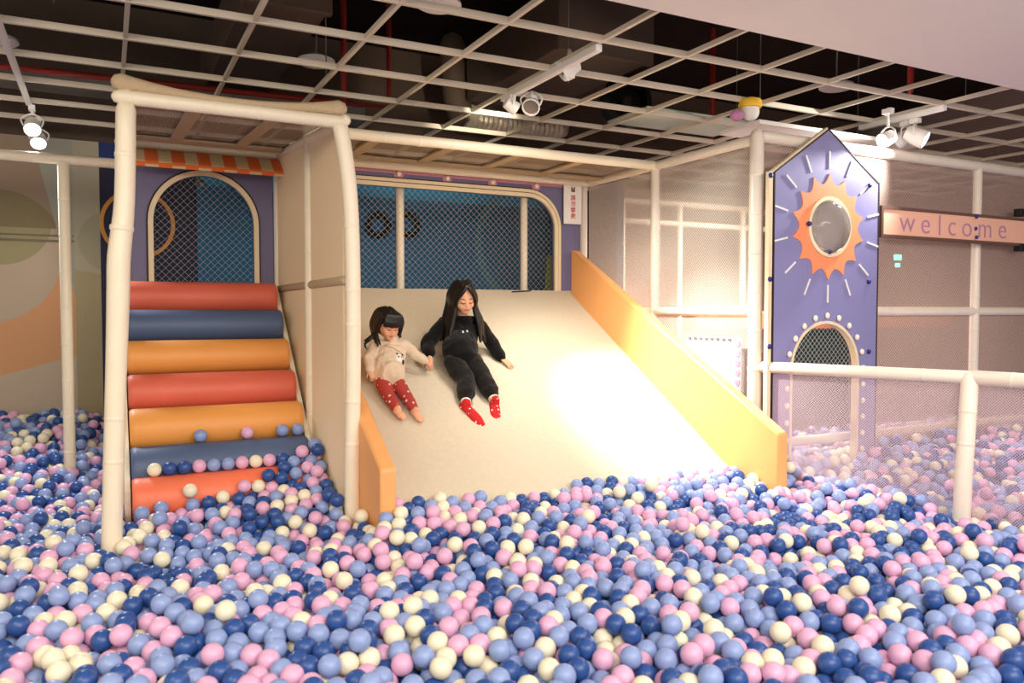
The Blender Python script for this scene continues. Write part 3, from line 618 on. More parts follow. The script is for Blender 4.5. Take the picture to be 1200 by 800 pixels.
# white board on the net wall
pb = thing('notice_board', (3.78, 4.22, 0), 'white blank board with scalloped border behind the slide bolster', 'board')
obj('board', MB().box((3.765, 3.972, 0.3), (3.785, 4.52, 1.245)), mat('pale_blue_white_board', (206, 212, 228), 0.5), pb)
for k in range(8):
    y = 4.47 - 0.058*k; obj('border_mark', MB().box((3.757, y-0.016, 1.222), (3.766, y+0.016, 1.236)), M_steel, pb)
for k in range(6):
    z = 1.20 - 0.065*k; obj('border_mark', MB().lathe([(0.022, 0), (0.022, 0.006)], (3.766, 3.985, z), (-1,0,0), 12), M_pink, pb)

# ------------------------------------------------------------------ house board with the sun
HY = 3.80
hb = thing('house_board', (4.39, HY, 0), 'tall lavender house shaped board with orange sun and round bubble window', 'house board')
hx0, hx1, hs, hp = 3.885, 4.905, 2.33, (4.385, 2.66)
oa, orr = (4.385, 1.02), 0.335
hole_arch = [(oa[0]+orr, 0.02)] + arc(oa, orr, 0, 180, 20) + [(oa[0]-orr, 0.02)]
sc_, sr = (4.395, 1.995), 0.182
circ = arc(sc_, sr, 0, 360, 40)[:-1]
bm = bmesh.new(); ed = []
for pts in ([(hx0, 0), (hx1, 0), (hx1, hs), hp, (hx0, hs)], hole_arch, circ):
    vs_ = [bm.verts.new((q[0], HY, q[1])) for q in pts]; ed += [bm.edges.new((vs_[i], vs_[(i+1) % len(vs_)])) for i in range(len(vs_))]
r_ = bmesh.ops.triangle_fill(bm, use_beauty=True, edges=ed); fs_ = [f for f in r_['geom'] if isinstance(f, bmesh.types.BMFace)]
e_ = bmesh.ops.extrude_face_region(bm, geom=fs_); bmesh.ops.translate(bm, verts=[v for v in e_['geom'] if isinstance(v, bmesh.types.BMVert)], vec=(0, 0.03, 0)); bm.verts.index_update()
hm = MB(); hm.add([v.co.copy() for v in bm.verts], [[v.index for v in f.verts] for f in bm.faces]); bm.free()
obj('board', hm, M_house, hb, smooth=0)
def strip(a, b, w, y0, y1):
    a, b = Vector((a[0], 0, a[1])), Vector((b[0], 0, b[1])); d = (b-a).normalized(); nrm = Vector((-d.z, 0, d.x))
    return [(a.x, y0, a.z), (b.x, y0, b.z), (b.x+nrm.x*w, y0, b.z+nrm.z*w), (a.x+nrm.x*w, y0, a.z+nrm.z*w)]
tr = MB()
for a, b in (((hx0, hs), (hx0, 0)), (hp, (hx0, hs)), ((hx1, hs), hp), ((hx1, 0), (hx1, hs))): tr.prism(strip(a, b, 0.009, HY-0.004, 0), (0, 0.04, 0))
obj('edge_strip', tr, M_dark, hb, smooth=0)
obj('edge_trim', MB().box((hx0-0.042, HY-0.002, 0), (hx0-0.010, HY+0.03, hs)).prism(strip((hp[0]-0.010, hp[1]+0.01), (hx0-0.012, hs+0.008), 0.016, HY+0.004, 0), (0, 0.03, 0)), M_cream, hb, smooth=0)
NT = 14; so = []
RO, RI = 0.362, 0.292
for k in range(NT):
    for j in range(6):
        f = j/6; a = 90 + 360*(k+f)/NT; w = math.sin(math.pi*f)**0.75; so.append((sc_[0]+(RO-(RO-RI)*w)*math.cos(R(a))*0.965, sc_[1]+(RO-(RO-RI)*w)*math.sin(R(a))))
si = [(sc_[0]+(sr+0.0)*math.cos(R(90+360*i/(NT*6))), sc_[1]+sr*math.sin(R(90+360*i/(NT*6)))) for i in range(NT*6)]
obj('sun', MB().ringstrip(xz(so, HY-0.006), xz(si, HY-0.006), (0, 0.006, 0)), M_red2, hb, smooth=0)
for k in range(NT):
    a = R(90+360*k/NT); d = Vector((math.cos(a), 0, math.sin(a))); c = Vector((sc_[0], HY-0.003, sc_[1])); s = d.cross(Vector((0,1,0)))
    obj('sun_ray', MB().obox(c + d*0.455, d*0.06, s*0.006, (0,0.003,0)), M_white, hb, smooth=0)
co = arc(sc_, sr+0.024, 0, 360, 40)[:-1]
obj('ring_frame', MB().ringstrip(xz(co, HY-0.018), xz(circ, HY-0.018), (0, 0.03, 0)), M_cream, hb)
M_bub = bpy.data.materials.new('clear_bubble'); M_bub.use_nodes = True; nt = M_bub.node_tree; nt.nodes.remove(nt.nodes['Principled BSDF'])
tb = nt.nodes.new('ShaderNodeBsdfTransparent'); tb.inputs[0].default_value = (0.97, 0.96, 0.95, 1); gb = nt.nodes.new('ShaderNodeBsdfGlossy'); gb.inputs['Roughness'].default_value = 0.06
lw = nt.nodes.new('ShaderNodeLayerWeight'); lw.inputs[0].default_value = 0.25; mxs = nt.nodes.new('ShaderNodeMixShader')
nt.links.new(lw.outputs['Fresnel'], mxs.inputs[0]); nt.links.new(tb.outputs[0], mxs.inputs[1]); nt.links.new(gb.outputs[0], mxs.inputs[2]); scf = nt.nodes.new('ShaderNodeBsdfDiffuse'); scf.inputs[0].default_value = (0.8, 0.74, 0.7, 1); mx2 = nt.nodes.new('ShaderNodeMixShader'); mx2.inputs[0].default_value = 0.16
nt.links.new(mxs.outputs[0], mx2.inputs[1]); nt.links.new(scf.outputs[0], mx2.inputs[2]); nt.links.new(mx2.outputs[0], nt.nodes['Material Output'].inputs[0])
obj('bubble', MB().lathe([(sr*math.cos(R(a)), 0.10*math.sin(R(a))) for a in range(0, 89, 8)], (sc_[0], HY-0.004, sc_[1]), (0,-1,0), 40), M_bub, hb, label='clear plastic bubble')
for px, py in ((905, 205), (904, 327), (903.5, 406), (1021, 217), (1020, 330), (1020, 412), (948, 262), (972, 295)):
    p = at(px, py, HY-0.02); obj('bolt', MB().lathe([(0.017,0),(0.017,0.006),(0.011,0.014),(0.003,0.016)], (p.x, HY-0.004 if px not in (948, 972) else HY-0.02, p.z), (0,-1,0), 16), M_navy, hb)
obj('arch_frame', MB().ringstrip(xz([(oa[0]+orr+0.0, 0.02)] + arc(oa, orr, 0, 180, 20) + [(oa[0]-orr, 0.02)], HY-0.006), xz([(oa[0]+orr-0.02, 0.02)] + arc(oa, orr-0.02, 0, 180, 20) + [(oa[0]-orr+0.02, 0.02)], HY-0.006), (0, 0.05, 0)), M_cream, hb)
M_bulb = bpy.data.materials['cream_bulb']
for a in range(0, 181, 18): obj('bulb', MB().ell((oa[0]+(orr+0.035)*math.cos(R(a)), HY-0.012, oa[1]+(orr+0.035)*math.sin(R(a))), 0.019, 0.014, 0.021, n=14, m=8), M_bulb, hb)
for k in range(1, 6):
    for s in (-1, 1): obj('bulb', MB().ell((oa[0]+s*(orr+0.035), HY-0.012, oa[1]-0.115*k), 0.019, 0.014, 0.021, n=14, m=8), M_bulb, hb)
obj('doorway_net', diamond(lambda x, z: z <= oa[1] or (x-oa[0])**2+(z-oa[1])**2 <= orr*orr, oa[0]-orr, oa[0]+orr, 0.3, 1.36, HY+0.06, 0.042), M_wire, hb, smooth=0)
dkm = mat('dark_green_cloth', (26, 44, 40), 0.8)
tag(obj('dark_curtain', MB().box((5.72, 5.45, 0.0), (6.62, 5.5, 1.22)).box((5.70, 5.44, 1.22), (6.64, 5.51, 1.25)), dkm, loc=(6.1, 5.45, 0.0)), 'dark green panel seen through the arched doorway of the house board', 'panel')

ws = thing('welcome_sign', (5.8, HY, 2.06), 'long peach welcome sign in a brown frame beside the house board', 'sign')
wx = (4.925, 7.6); wz = (1.95, 2.175)
obj('board', MB().box((wx[0]+0.02, HY+0.0, wz[0]+0.02), (wx[1]-0.02, HY+0.02, wz[1]-0.02)), M_peach, ws)
fm = MB().box((wx[0], HY-0.008, wz[1]-0.022), (wx[1], HY+0.03, wz[1])).box((wx[0], HY-0.008, wz[0]), (wx[1], HY+0.03, wz[0]+0.022)).box((wx[0], HY-0.008, wz[0]+0.022), (wx[0]+0.022, HY+0.03, wz[1]-0.022)).box((wx[1]-0.022, HY-0.008, wz[0]+0.022), (wx[1], HY+0.03, wz[1]-0.022))
obj('frame', fm, mat('brown_sign_frame', (104, 76, 66), 0.6), ws, smooth=0)
for ch, px, py in zip('welcome', (1063, 1084.5, 1101, 1115.5, 1133, 1154, 1174.5), (263.6, 265.6, 263.8, 268.2, 269.4, 270.8, 272)):
    p = at(px, py, HY); glyphs(ch, (p.x, HY-0.002, p.z), 0.225, M_lilac, 'letter', ws, sx=1.12, offset=-0.002)
for py in (254, 268, 278):
    p = at(1143, py, HY); obj('bolt', MB().lathe([(0.015,0),(0.015,0.006),(0.008,0.013)], (p.x, HY-(0.008 if py != 268 else 0.0), p.z), (0,-1,0), 16), M_navy, ws)
for py in (249, 290):
    p = at(1196, py, HY); obj('bracket', MB().box((p.x-0.03, HY-0.02, p.z-0.03), (p.x+0.05, HY+0.04, p.z+0.03)), M_black, ws, bevel=0.004)
# ------------------------------------------------------------------ the two girls
def frame_of(f, tilt=0.0):
    f = Vector(f).normalized(); s = f.cross(Vector((0,0,1))).normalized(); u = s.cross(f)
    if tilt: q = Quaternion(f, tilt); s, u = q @ s, q @ u
    return Matrix((s, f, u)).transposed()                 # columns: person's right, forward, up
def add_head(mb, c, M, rx, ry, rz):
    def fn(q, d):
        if d.z < 0:
            t = -d.z; q.x *= 1 - 0.30*t*t; q.y = q.y*(1-0.10*t) + 0.010*t*(rz/0.1)
        if d.y > 0.3: q.y *= 0.95
        return q
    mb.ell(c, rx, ry, rz, M, 28, 20, fn); k = rz/0.105
    at_ = lambda x, y, z: Vector(c) + M @ Vector((x, y, z))
    mb.ell(at_(0, ry*0.95, -0.018*k), 0.0115*k, 0.015*k, 0.012*k, M, 12, 8)
    mb.tube([at_(0, ry*0.92, 0.012*k), at_(0, ry*0.99, -0.014*k)], [0.006*k, 0.009*k], 10)
    mb.ell(at_(0, ry*0.60, -0.074*k), 0.030*k, 0.030*k, 0.022*k, M, 16, 10)
    mb.ell(at_(0, ry*0.62, -0.040*k), 0.050*k, 0.034*k, 0.040*k, M, 16, 10)
    for s in (-1, 1):
        mb.ell(at_(s*rx*0.97, -0.004, -0.012*k), 0.009*k, 0.017*k, 0.026*k, M, 12, 8)
        mb.ell(at_(s*0.034*k, ry*0.60, -0.026*k), 0.028*k, 0.030*k, 0.030*k, M, 14, 10)
        mb.ell(at_(s*0.029*k, ry*0.855, 0.004*k), 0.016*k, 0.010*k, 0.010*k, M, 12, 8)
def add_face(c, M, rx, ry, rz, parent, mouth_open=0.0):
    k = rz/0.105; at_ = lambda x, y, z: Vector(c) + M @ Vector((x, y, z))
    for s in (-1, 1):
        obj('eyelash', MB().tube([at_(s*0.014*k, ry*0.955, -0.001*k), at_(s*0.028*k, ry*0.955, -0.006*k), at_(s*0.044*k, ry*0.88, -0.001*k)], [0.0016*k, 0.0027*k, 0.0016*k], 8, smooth=4), M_brow, parent)
        obj('eyebrow', MB().tube([at_(s*0.014*k, ry*0.955, 0.022*k), at_(s*0.030*k, ry*0.93, 0.028*k), at_(s*0.047*k, ry*0.83, 0.023*k)], [0.0016*k, 0.0026*k, 0.0014*k], 8, smooth=4), M_brow, parent)
    l = MB(); l.ell(at_(0, ry*0.945, -0.049*k), 0.018*k, 0.007*k, 0.0048*k, M, 16, 8); l.ell(at_(0, ry*0.935, -0.057*k-mouth_open), 0.015*k, 0.007*k, 0.0055*k, M, 16, 8)
    obj('lips', l, M_lip, parent)
def add_hand(mb, w, d, n, thumb, L, curl=(0.35, 0.5, 0.4), spread=0.10):
    """w wrist, d along the palm, n out of the back of the hand, thumb: +1/-1 side along n x d; L hand length."""
    w = Vector(w); d = Vector(d).normalized(); n = Vector(n); n = (n - d*n.dot(d)).normalized(); s = n.cross(d)*thumb
    pl = L*0.48; hw = L*0.20
    mb.tube([w - d*L*0.10, w + d*pl*0.3, w + d*pl*0.75, w + d*pl], [L*0.14, hw*0.92, hw*1.08, hw], 14, side=s, flat=0.42)
    for i, (o, ln) in enumerate(((0.78, 0.45), (0.27, 0.52), (-0.25, 0.48), (-0.74, 0.37))):
        base = w + d*pl*0.92 + s*hw*o; dd = (d + s*spread*o).normalized(); seg = [0.46, 0.31, 0.23]; P = [base]; a = 0.0
        for j in range(3):
            a += curl[j]; v = dd*math.cos(a) - n*math.sin(a); P.append(P[-1] + v*(L*ln*seg[j]))
        mb.tube(P, [L*0.050, L*0.046, L*0.042, L*0.034], 10)
    b = w + d*pl*0.22 + s*hw*0.75; v1 = (d*0.65 + s*0.75 - n*0.15).normalized(); v2 = (d*0.9 + s*0.35 - n*0.3).normalized()
    mb.tube([b, b+v1*L*0.2, b+v1*L*0.2+v2*L*0.15, b+v1*L*0.2+v2*L*0.27], [L*0.075, L*0.058, L*0.05, L*0.036], 10)
def add_foot(mb, ankle, toe, r, toes=False, up=None):
    a, t = Vector(ankle), Vector(toe); d = (t-a); dn = d.normalized(); nz = Vector((0, -0.51, 0.86)); s = dn.cross(nz).normalized(); n = s.cross(dn)
    heel = a - dn*r*0.35 - n*r*0.55
    mb.tube([heel, a + d*0.35 - n*r*0.45, a + d*0.72 - n*r*0.6, t - n*r*0.7], [r*0.90, r*0.95, r*1.05, r*0.74], 14, side=s, flat=0.68)
    mb.tube([a + n*r*0.4, a - n*r*0.2], [r*0.78, r*0.9], 12)
    if toes:
        for i in range(5): mb.ell(t + dn*r*(0.35-0.09*abs(i-1)) + s*r*(0.62-0.31*i) - n*r*0.75, r*0.2, r*0.24, r*0.2, None, 10, 6)

def spotted(name, base, dot, scale, size, rough=0.9, plus=False):
    m = mat(name, base, rough, 0.15, 0.0, bump=0.3, bscale=300); nt = m.node_tree; b = nt.nodes['Principled BSDF']
    tc = nt.nodes.new('ShaderNodeTexCoord'); v = nt.nodes.new('ShaderNodeTexVoronoi'); v.inputs['Scale'].default_value = scale; v.inputs['Randomness'].default_value = 0.45
    c = nt.nodes.new('ShaderNodeMath'); c.operation = 'LESS_THAN'; c.inputs[1].default_value = size
    mx = nt.nodes.new('ShaderNodeMix'); mx.data_type = 'RGBA'; mx.inputs['A'].default_value = (*lin(base), 1); mx.inputs['B'].default_value = (*lin(dot), 1)
    L = nt.links.new; L(tc.outputs['Object'], v.inputs['Vector']); L(v.outputs['Distance'], c.inputs[0]); L(c.outputs[0], mx.inputs['Factor']); L(mx.outputs['Result'], b.inputs['Base Color'])
    return m
M_sock = spotted('red_dotted_knit', (200, 46, 48), (248, 236, 228), 40, 0.24)
M_legg = spotted('red_patterned_jersey', (174, 68, 62), (242, 224, 210), 30, 0.24)

def V(*a): return at(*a)
def on_front(o, p, d, lift):                          # lay a patch on the garment: the first surface met from outside
    mw = o.matrix_world.copy(); mw.translation = origin(o); inv = mw.inverted()
    ok, loc, nor, _ = o.ray_cast(inv @ (p + d*0.4), (inv.to_3x3() @ -d).normalized())
    return ((mw @ loc) + d*lift) if ok else p + d*0.1
def mid(a, b, t=0.5): return a*(1-t) + b*t
# --- older girl in black
G = dict(pel=V(538,414,4.90), wai=V(540,402,4.97), che=V(541,386,5.05), nec=V(541,373,5.06), hea=V(543,349,4.99),
         shR=V(521,379,5.07), elR=V(501,402,5.03), wrR=V(503,417,4.91), shL=V(560,380,5.07), elL=V(578,404,5.06), wrL=V(588,420,4.985),
         hpR=V(528,419,4.87), knR=V(546,445,4.70), anR=V(546,474,4.545), toR=V(565,493,4.41), hpL=V(550,418,4.87), knL=V(566,442,4.72), anL=V(580,470,4.565), toL=V(582,492,4.44))
og = thing('person', (G['pel'].x, G['pel'].y, slide_z(G['pel'].y)), 'older girl with long black hair, black hoodie and red dotted socks sliding down', 'person')
HM = frame_of((-0.08, -1, -0.46), R(4)); hr = (0.074, 0.088, 0.103)
def torso(mb, J, side, rs, fl=0.72):
    mb.tube([J['pel'] - (J['wai']-J['pel'])*0.15, J['pel'], J['wai'], J['che'], mid(J['shR'], J['shL']), J['nec']], rs, 20, side=side, flat=fl, smooth=3)
sd = (G['shL'] - G['shR']).normalized()
b = MB(); torso(b, G, sd, [0.05, 0.070, 0.085, 0.098, 0.080, 0.04])
b.tube([G['nec'] - Vector((0,0,0.04)), mid(G['nec'], G['hea'], 0.6)], [0.038, 0.036], 14)
add_head(b, G['hea'], HM, *hr)
for s in 'RL':
    b.tube([mid(G['che'], G['sh'+s], 0.6), G['sh'+s], G['el'+s], G['wr'+s]], [0.045, 0.040, 0.030, 0.0205], 14, smooth=4)
    b.tube([G['hp'+s], mid(G['hp'+s], G['kn'+s]), G['kn'+s], mid(G['kn'+s], G['an'+s], 0.35), G['an'+s]], [0.042, 0.050, 0.044, 0.044, 0.029], 16, smooth=4)
    add_foot(b, G['an'+s], mid(G['an'+s], G['to'+s], 0.9), 0.027)
hR = V(503,428,4.865); add_hand(b, G['wrR'], hR - G['wrR'], Vector((-0.55,-0.75,0.3)), -1, 0.125, (0.5, 0.7, 0.5))
hL = V(597,427,4.93); add_hand(b, G['wrL'], hL - G['wrL'], Vector((0.1,-0.45,0.9)), 1, 0.125, (0.12, 0.2, 0.2), 0.2)
obj('body', remesh(b, 'body', M_skin, origin(og), 0.0032, 3), None, og)
add_face(G['hea'], HM, *hr, og)
h = MB(); torso(h, G, sd, [0.112, 0.118, 0.114, 0.122, 0.092, 0.052])
fq = sd.cross(G['che'] - G['wai']).normalized(); fq = fq if fq.y < 0 else -fq
h.tube([G['wai'] + fq*0.008, G['pel'] + fq*0.022 + Vector((0,0,0.012)), G['pel'] + fq*0.036 - Vector((0,0,0.006))], [0.116, 0.126, 0.128], 20, side=sd, flat=0.80)
for s in 'RL':
    w2 = mid(G['wr'+s], G['el'+s], 0.06)
    h.tube([mid(G['che'], G['sh'+s], 0.55) + Vector((0,0,0.01)), G['sh'+s], mid(G['sh'+s], G['el'+s], 0.6), G['el'+s], mid(G['el'+s], w2, 0.5), mid(G['el'+s], w2, 0.84)], [0.055, 0.052, 0.049, 0.048, 0.046, 0.043], 16, smooth=4)
    h.tube([mid(G['el'+s], w2, 0.80), w2], [0.034, 0.031], 14)
nb = G['nec'] + Vector((0.0, 0.045, -0.005))
h.tube([nb - sd*0.075 + Vector((0,-0.04,0)), nb - sd*0.04 + Vector((0,0.02,-0.02)), nb + Vector((0,0.045,-0.035)), nb + sd*0.04 + Vector((0,0.02,-0.02)), nb + sd*0.075 + Vector((0,-0.04,0))], [0.03, 0.036, 0.042, 0.036, 0.03], 12, smooth=4)
h.tube([nb - sd*0.06 + Vector((0,-0.06,0)), G['nec'] + Vector((0,-0.08,-0.012)), nb + sd*0.06 + Vector((0,-0.06,0))], [0.028, 0.028, 0.028], 12, smooth=4)
ho = obj('hoodie', remesh(h, 'hoodie', M_hood, origin(og), 0.006, 4, 0.016, 0.07), None, og)
bpy.context.evaluated_depsgraph_get().update()
fw = sd.cross(G['che'] - G['wai']).normalized(); fw = fw if fw.y < 0 else -fw
obj('pocket', MB().obox(mid(G['pel'], G['wai'], 0.75) + fw*0.098, sd*0.06, (G['wai']-G['pel']).normalized()*0.035, fw*0.006), M_hood, ho, bevel=0.004)
for k, (px, py, qx, qy) in enumerate(((539, 376, 540, 393), (547, 377, 547, 388))):
    p0, p1 = on_front(ho, V(px, py, 4.95), fw, 0.004), on_front(ho, V(qx, qy, 4.93), fw, 0.006)
    dsr = obj('drawstring', MB().tube([p0, mid(p0, p1) + fw*0.01, p1], 0.0026, 8, smooth=4), M_hood, ho)
    obj('string_tip', MB().tube([p1, p1 + Vector((0.002, -0.004, -0.026))], 0.006, 8), M_white, ho, label='white drawstring tip')
tr_ = MB()
tr_.tube([mid(G['pel'], G['wai'], 0.2), G['pel'], mid(G['hpR'], G['hpL'])], [0.108, 0.112, 0.088], 18, side=sd, flat=0.74)
for s in 'RL':
    hem = mid(G['kn'+s], G['an'+s], 0.72)
    tr_.tube([mid(G['hp'+s], G['kn'+s], 0.2), mid(G['hp'+s], G['kn'+s], 0.55), G['kn'+s], mid(G['kn'+s], G['an'+s], 0.4), mid(G['kn'+s], G['an'+s], 0.60)], [0.068, 0.067, 0.060, 0.060, 0.056], 18, smooth=4)
    tr_.tube([mid(G['kn'+s], G['an'+s], 0.58), hem], [0.060, 0.048], 16)
obj('trousers', remesh(tr_, 'trousers', M_trou, origin(og), 0.006, 4, 0.016, 0.06), None, og)
for s in 'RL':
    k = MB(); add_foot(k, G['an'+s], G['to'+s], 0.037)
    so_ = obj('sock', remesh(k, 'sock', M_sock, origin(og), 0.004, 3), None, og, label='red sock with white dots')
    ax = (G['kn'+s]-G['an'+s]).normalized(); p = G['an'+s] + ax*0.022
    c = MB(); c.tube([p, p + ax*0.010], 0.0345, 16, cap=False); c.tube([p + ax*0.017, p + ax*0.026], 0.034, 16, cap=False)
    obj('sock_cuff', c, M_white, so_, label='white striped sock cuff')
hh = MB(); hl = lambda x, y, z: G['hea'] + HM @ Vector((x, y, z))
hh.ell(hl(0, -0.020, 0.012), 0.080, 0.084, 0.108, HM, 24, 16)
rng = random.Random(3)
for s in (1, -1):
    for i in range(16):
        k = i/15; fk = max(0.0, 1-k*4)
        p1 = hl(s*(0.030+0.018*k), 0.078-0.13*k, 0.080+0.02*min(1, k*3)); p2 = hl(s*(0.070+0.014*min(1, k*3)), 0.060-0.13*k, 0.012)
        p3 = hl(s*(0.070+0.016*min(1, k*3)), 0.052-0.12*k, -0.055)
        tg = V(527-12*k+rng.uniform(-2,2), 402-8*k+rng.uniform(-3,5), 4.925+0.13*k) if s == 1 else V(563+7*k+rng.uniform(-2,2), 396+rng.uniform(-4,5), 4.93+0.14*k)
        hh.tube([hl(s*0.004, 0.052-0.10*k, 0.108-0.01*(k > 0.7)), p1, p2, p3, mid(p3, tg, 0.5) + Vector((s*-0.006, -0.006, 0)), tg], [0.010, 0.013, 0.016, 0.019, 0.020, 0.008], 10, smooth=4)
obj('hair', remesh(hh, 'hair', M_hair, origin(og), 0.0034, 2), None, og)

# --- toddler
T = dict(pel=V(454,438,4.77), wai=V(456,426,4.81), che=V(458,412,4.86), nec=V(458,399,4.87), hea=V(455,381,4.82),
         shR=V(441,404,4.87), elR=V(432,421,4.83), wrR=V(434,434,4.745), shL=V(474,405,4.88), elL=V(486,415,4.88), wrL=V(498,423,4.862),
         hpR=V(446,444,4.73), knR=V(456,464,4.615), anR=V(466,480,4.505), toR=V(473,486,4.455), hpL=V(462,443,4.73), knL=V(475,463,4.615), anL=V(487,482,4.495), toL=V(494,489,4.445))
tg_ = thing('person', (T['pel'].x, T['pel'].y, slide_z(T['pel'].y)), 'toddler in cream panda sweater and red leggings sliding beside the older girl', 'person')
TM = frame_of((0.10, -1, -0.40), R(-3)); trd = (0.066, 0.078, 0.088)
sd2 = (T['shL'] - T['shR']).normalized()
b = MB(); torso(b, T, sd2, [0.045, 0.062, 0.072, 0.076, 0.062, 0.032])
b.tube([T['nec'] - Vector((0,0,0.03)), mid(T['nec'], T['hea'], 0.6)], [0.031, 0.030], 14)
add_head(b, T['hea'], TM, *trd)
for s in 'RL':
    b.tube([mid(T['che'], T['sh'+s], 0.6), T['sh'+s], T['el'+s], T['wr'+s]], [0.036, 0.032, 0.025, 0.0175], 14, smooth=4)
    b.tube([T['hp'+s], mid(T['hp'+s], T['kn'+s]), T['kn'+s], mid(T['kn'+s], T['an'+s], 0.35), T['an'+s]], [0.032, 0.036, 0.032, 0.031, 0.022], 14, smooth=4)
    add_foot(b, T['an'+s], T['to'+s], 0.0265, True)
thR = V(437,444,4.72); add_hand(b, T['wrR'], thR - T['wrR'], Vector((-0.3,-0.8,0.5)), -1, 0.085, (0.5, 0.6, 0.5))
thL = V(504,428,4.862); add_hand(b, T['wrL'], thL - T['wrL'], Vector((0.2,-0.5,0.85)), 1, 0.085, (0.35, 0.5, 0.4))
obj('body', remesh(b, 'body', M_skin, origin(tg_), 0.0027, 3), None, tg_)
add_face(T['hea'], TM, *trd, tg_, 0.002)
h = MB(); torso(h, T, sd2, [0.096, 0.104, 0.102, 0.098, 0.075, 0.040], 0.86)
fq = sd2.cross(T['che'] - T['wai']).normalized(); fq = fq if fq.y < 0 else -fq
h.tube([T['wai'] + fq*0.01, T['pel'] + fq*0.022, T['pel'] + fq*0.036 - Vector((0,0,0.008))], [0.098, 0.104, 0.106], 20, side=sd2, flat=0.92)
h.tube([T['nec'] - Vector((0,0,0.014)), T['nec'] + Vector((0,-0.006,0.022))], [0.046, 0.041], 16)
for s in 'RL':
    w2 = mid(T['wr'+s], T['el'+s], 0.05)
    h.tube([mid(T['che'], T['sh'+s], 0.55) + Vector((0,0,0.008)), T['sh'+s], mid(T['sh'+s], T['el'+s], 0.6), T['el'+s], mid(T['el'+s], w2, 0.6), w2], [0.045, 0.042, 0.040, 0.036, 0.031, 0.027], 14, smooth=4)
sw = obj('sweater', remesh(h, 'sweater', M_knit, origin(tg_), 0.005, 4, 0.014, 0.05), None, tg_)
fw2 = sd2.cross(T['che'] - T['wai']).normalized(); fw2 = fw2 if fw2.y < 0 else -fw2
up2 = (T['che'] - T['wai']).normalized()
bpy.context.evaluated_depsgraph_get().update()
def patch(name, m, cx, cz, rx, rz, lift, parent):
    mb = MB(); n = 18; vs = []; c0 = mid(T['wai'], T['che'], 0.35) - up2*0.040 - sd2*0.004
    for ring in (0.0, 0.5, 1.0):
        for k in range(n if ring else 1):
            a = 2*math.pi*k/n; q = c0 + sd2*(cx + rx*ring*math.cos(a)) + up2*(cz + rz*ring*math.sin(a)); vs.append(on_front(sw, q, fw2, lift*(1 if ring < 1 else 0.3)))
    fs = [(0, 1+k, 1+(k+1)%n) for k in range(n)] + [(1+k, 1+n+k, 1+n+(k+1)%n, 1+(k+1)%n) for k in range(n)]
    mb.add(vs, fs); obj(name, mb, m, parent)
patch('panda_patch', M_white, 0.046, -0.005, 0.030, 0.036, 0.004, sw)
for x, z, a, c in ((0.022, 0.030, 0.009, 0.008), (0.066, 0.034, 0.009, 0.008), (0.034, 0.002, 0.007, 0.009), (0.057, 0.006, 0.006, 0.008), (0.074, -0.03, 0.011, 0.02)):
    patch('panda_mark', M_black, x, z, a, c, 0.007, sw)
st_ = [on_front(sw, mid(T['shR'], T['nec'], 0.3) + sd2*(0.02+0.12*k/9) - up2*(0.05+0.065*k/9), fw2, 0.003) for k in range(10)]
obj('seam', MB().tube(st_, 0.0022, 8), mat('beige_strap', (176, 150, 122), 0.8), sw, label='thin beige strap line across the chest')
lg = MB(); lg.tube([mid(T['pel'], T['wai'], 0.2), T['pel'], mid(T['hpR'], T['hpL'])], [0.080, 0.080, 0.060], 16, side=sd2, flat=0.85)
for s in 'RL':
    lg.tube([mid(T['hp'+s], T['kn'+s], 0.2), mid(T['hp'+s], T['kn'+s], 0.55), T['kn'+s], mid(T['kn'+s], T['an'+s], 0.4), mid(T['kn'+s], T['an'+s], 0.84)], [0.046, 0.046, 0.040, 0.036, 0.029], 16, smooth=4)
obj('leggings', remesh(lg, 'leggings', M_legg, origin(tg_), 0.0045, 4, 0.008, 0.05), None, tg_)
hh = MB(); tl_ = lambda x, y, z: T['hea'] + TM @ Vector((x, y, z))
hh.ell(tl_(0, -0.018, 0.012), 0.077, 0.078, 0.094, TM, 24, 16)
for i in range(13):
    x = -0.062 + 0.124*i/12
    hh.tube([tl_(x*0.3, -0.005, 0.099), tl_(x*0.8, 0.050, 0.083), tl_(x*0.98, 0.081-0.35*x*x*8, 0.048), tl_(x*1.02, 0.084-0.4*x*x*8, 0.020 + rng.uniform(-0.003, 0.003))], [0.010, 0.012, 0.011, 0.005], 10, smooth=4)
for s in (1, -1):
    for i in range(12):
        k = i/11
        p2 = tl_(s*0.078, 0.028-0.10*k, 0.025); p3 = tl_(s*0.080, 0.022-0.095*k, -0.04)
        tgt = V(445-5*k+rng.uniform(-3,2), 404+rng.uniform(-3,3), 4.80+0.10*k) if s == 1 else V(468+2*k+rng.uniform(-1,2), 394+rng.uniform(-3,2), 4.81+0.10*k)
        hh.tube([tl_(s*0.012, 0.02-0.08*k, 0.100), tl_(s*0.055, 0.03-0.11*k, 0.072), p2, p3, tgt], [0.010, 0.013, 0.014, 0.013, 0.004], 10, smooth=4)
for i in range(5):
    hh.tube([tl_(0.078, -0.01-0.01*i, -0.02), V(440-i, 388+2*i, 4.84), V(432-i*1.2, 395+2.2*i, 4.85), V(425+i*1.5, 400+2.5*i, 4.86)], [0.009, 0.006, 0.005, 0.0028], 8, smooth=4)
obj('hair', remesh(hh, 'hair', M_hair, origin(tg_), 0.0030, 2), None, tg_)
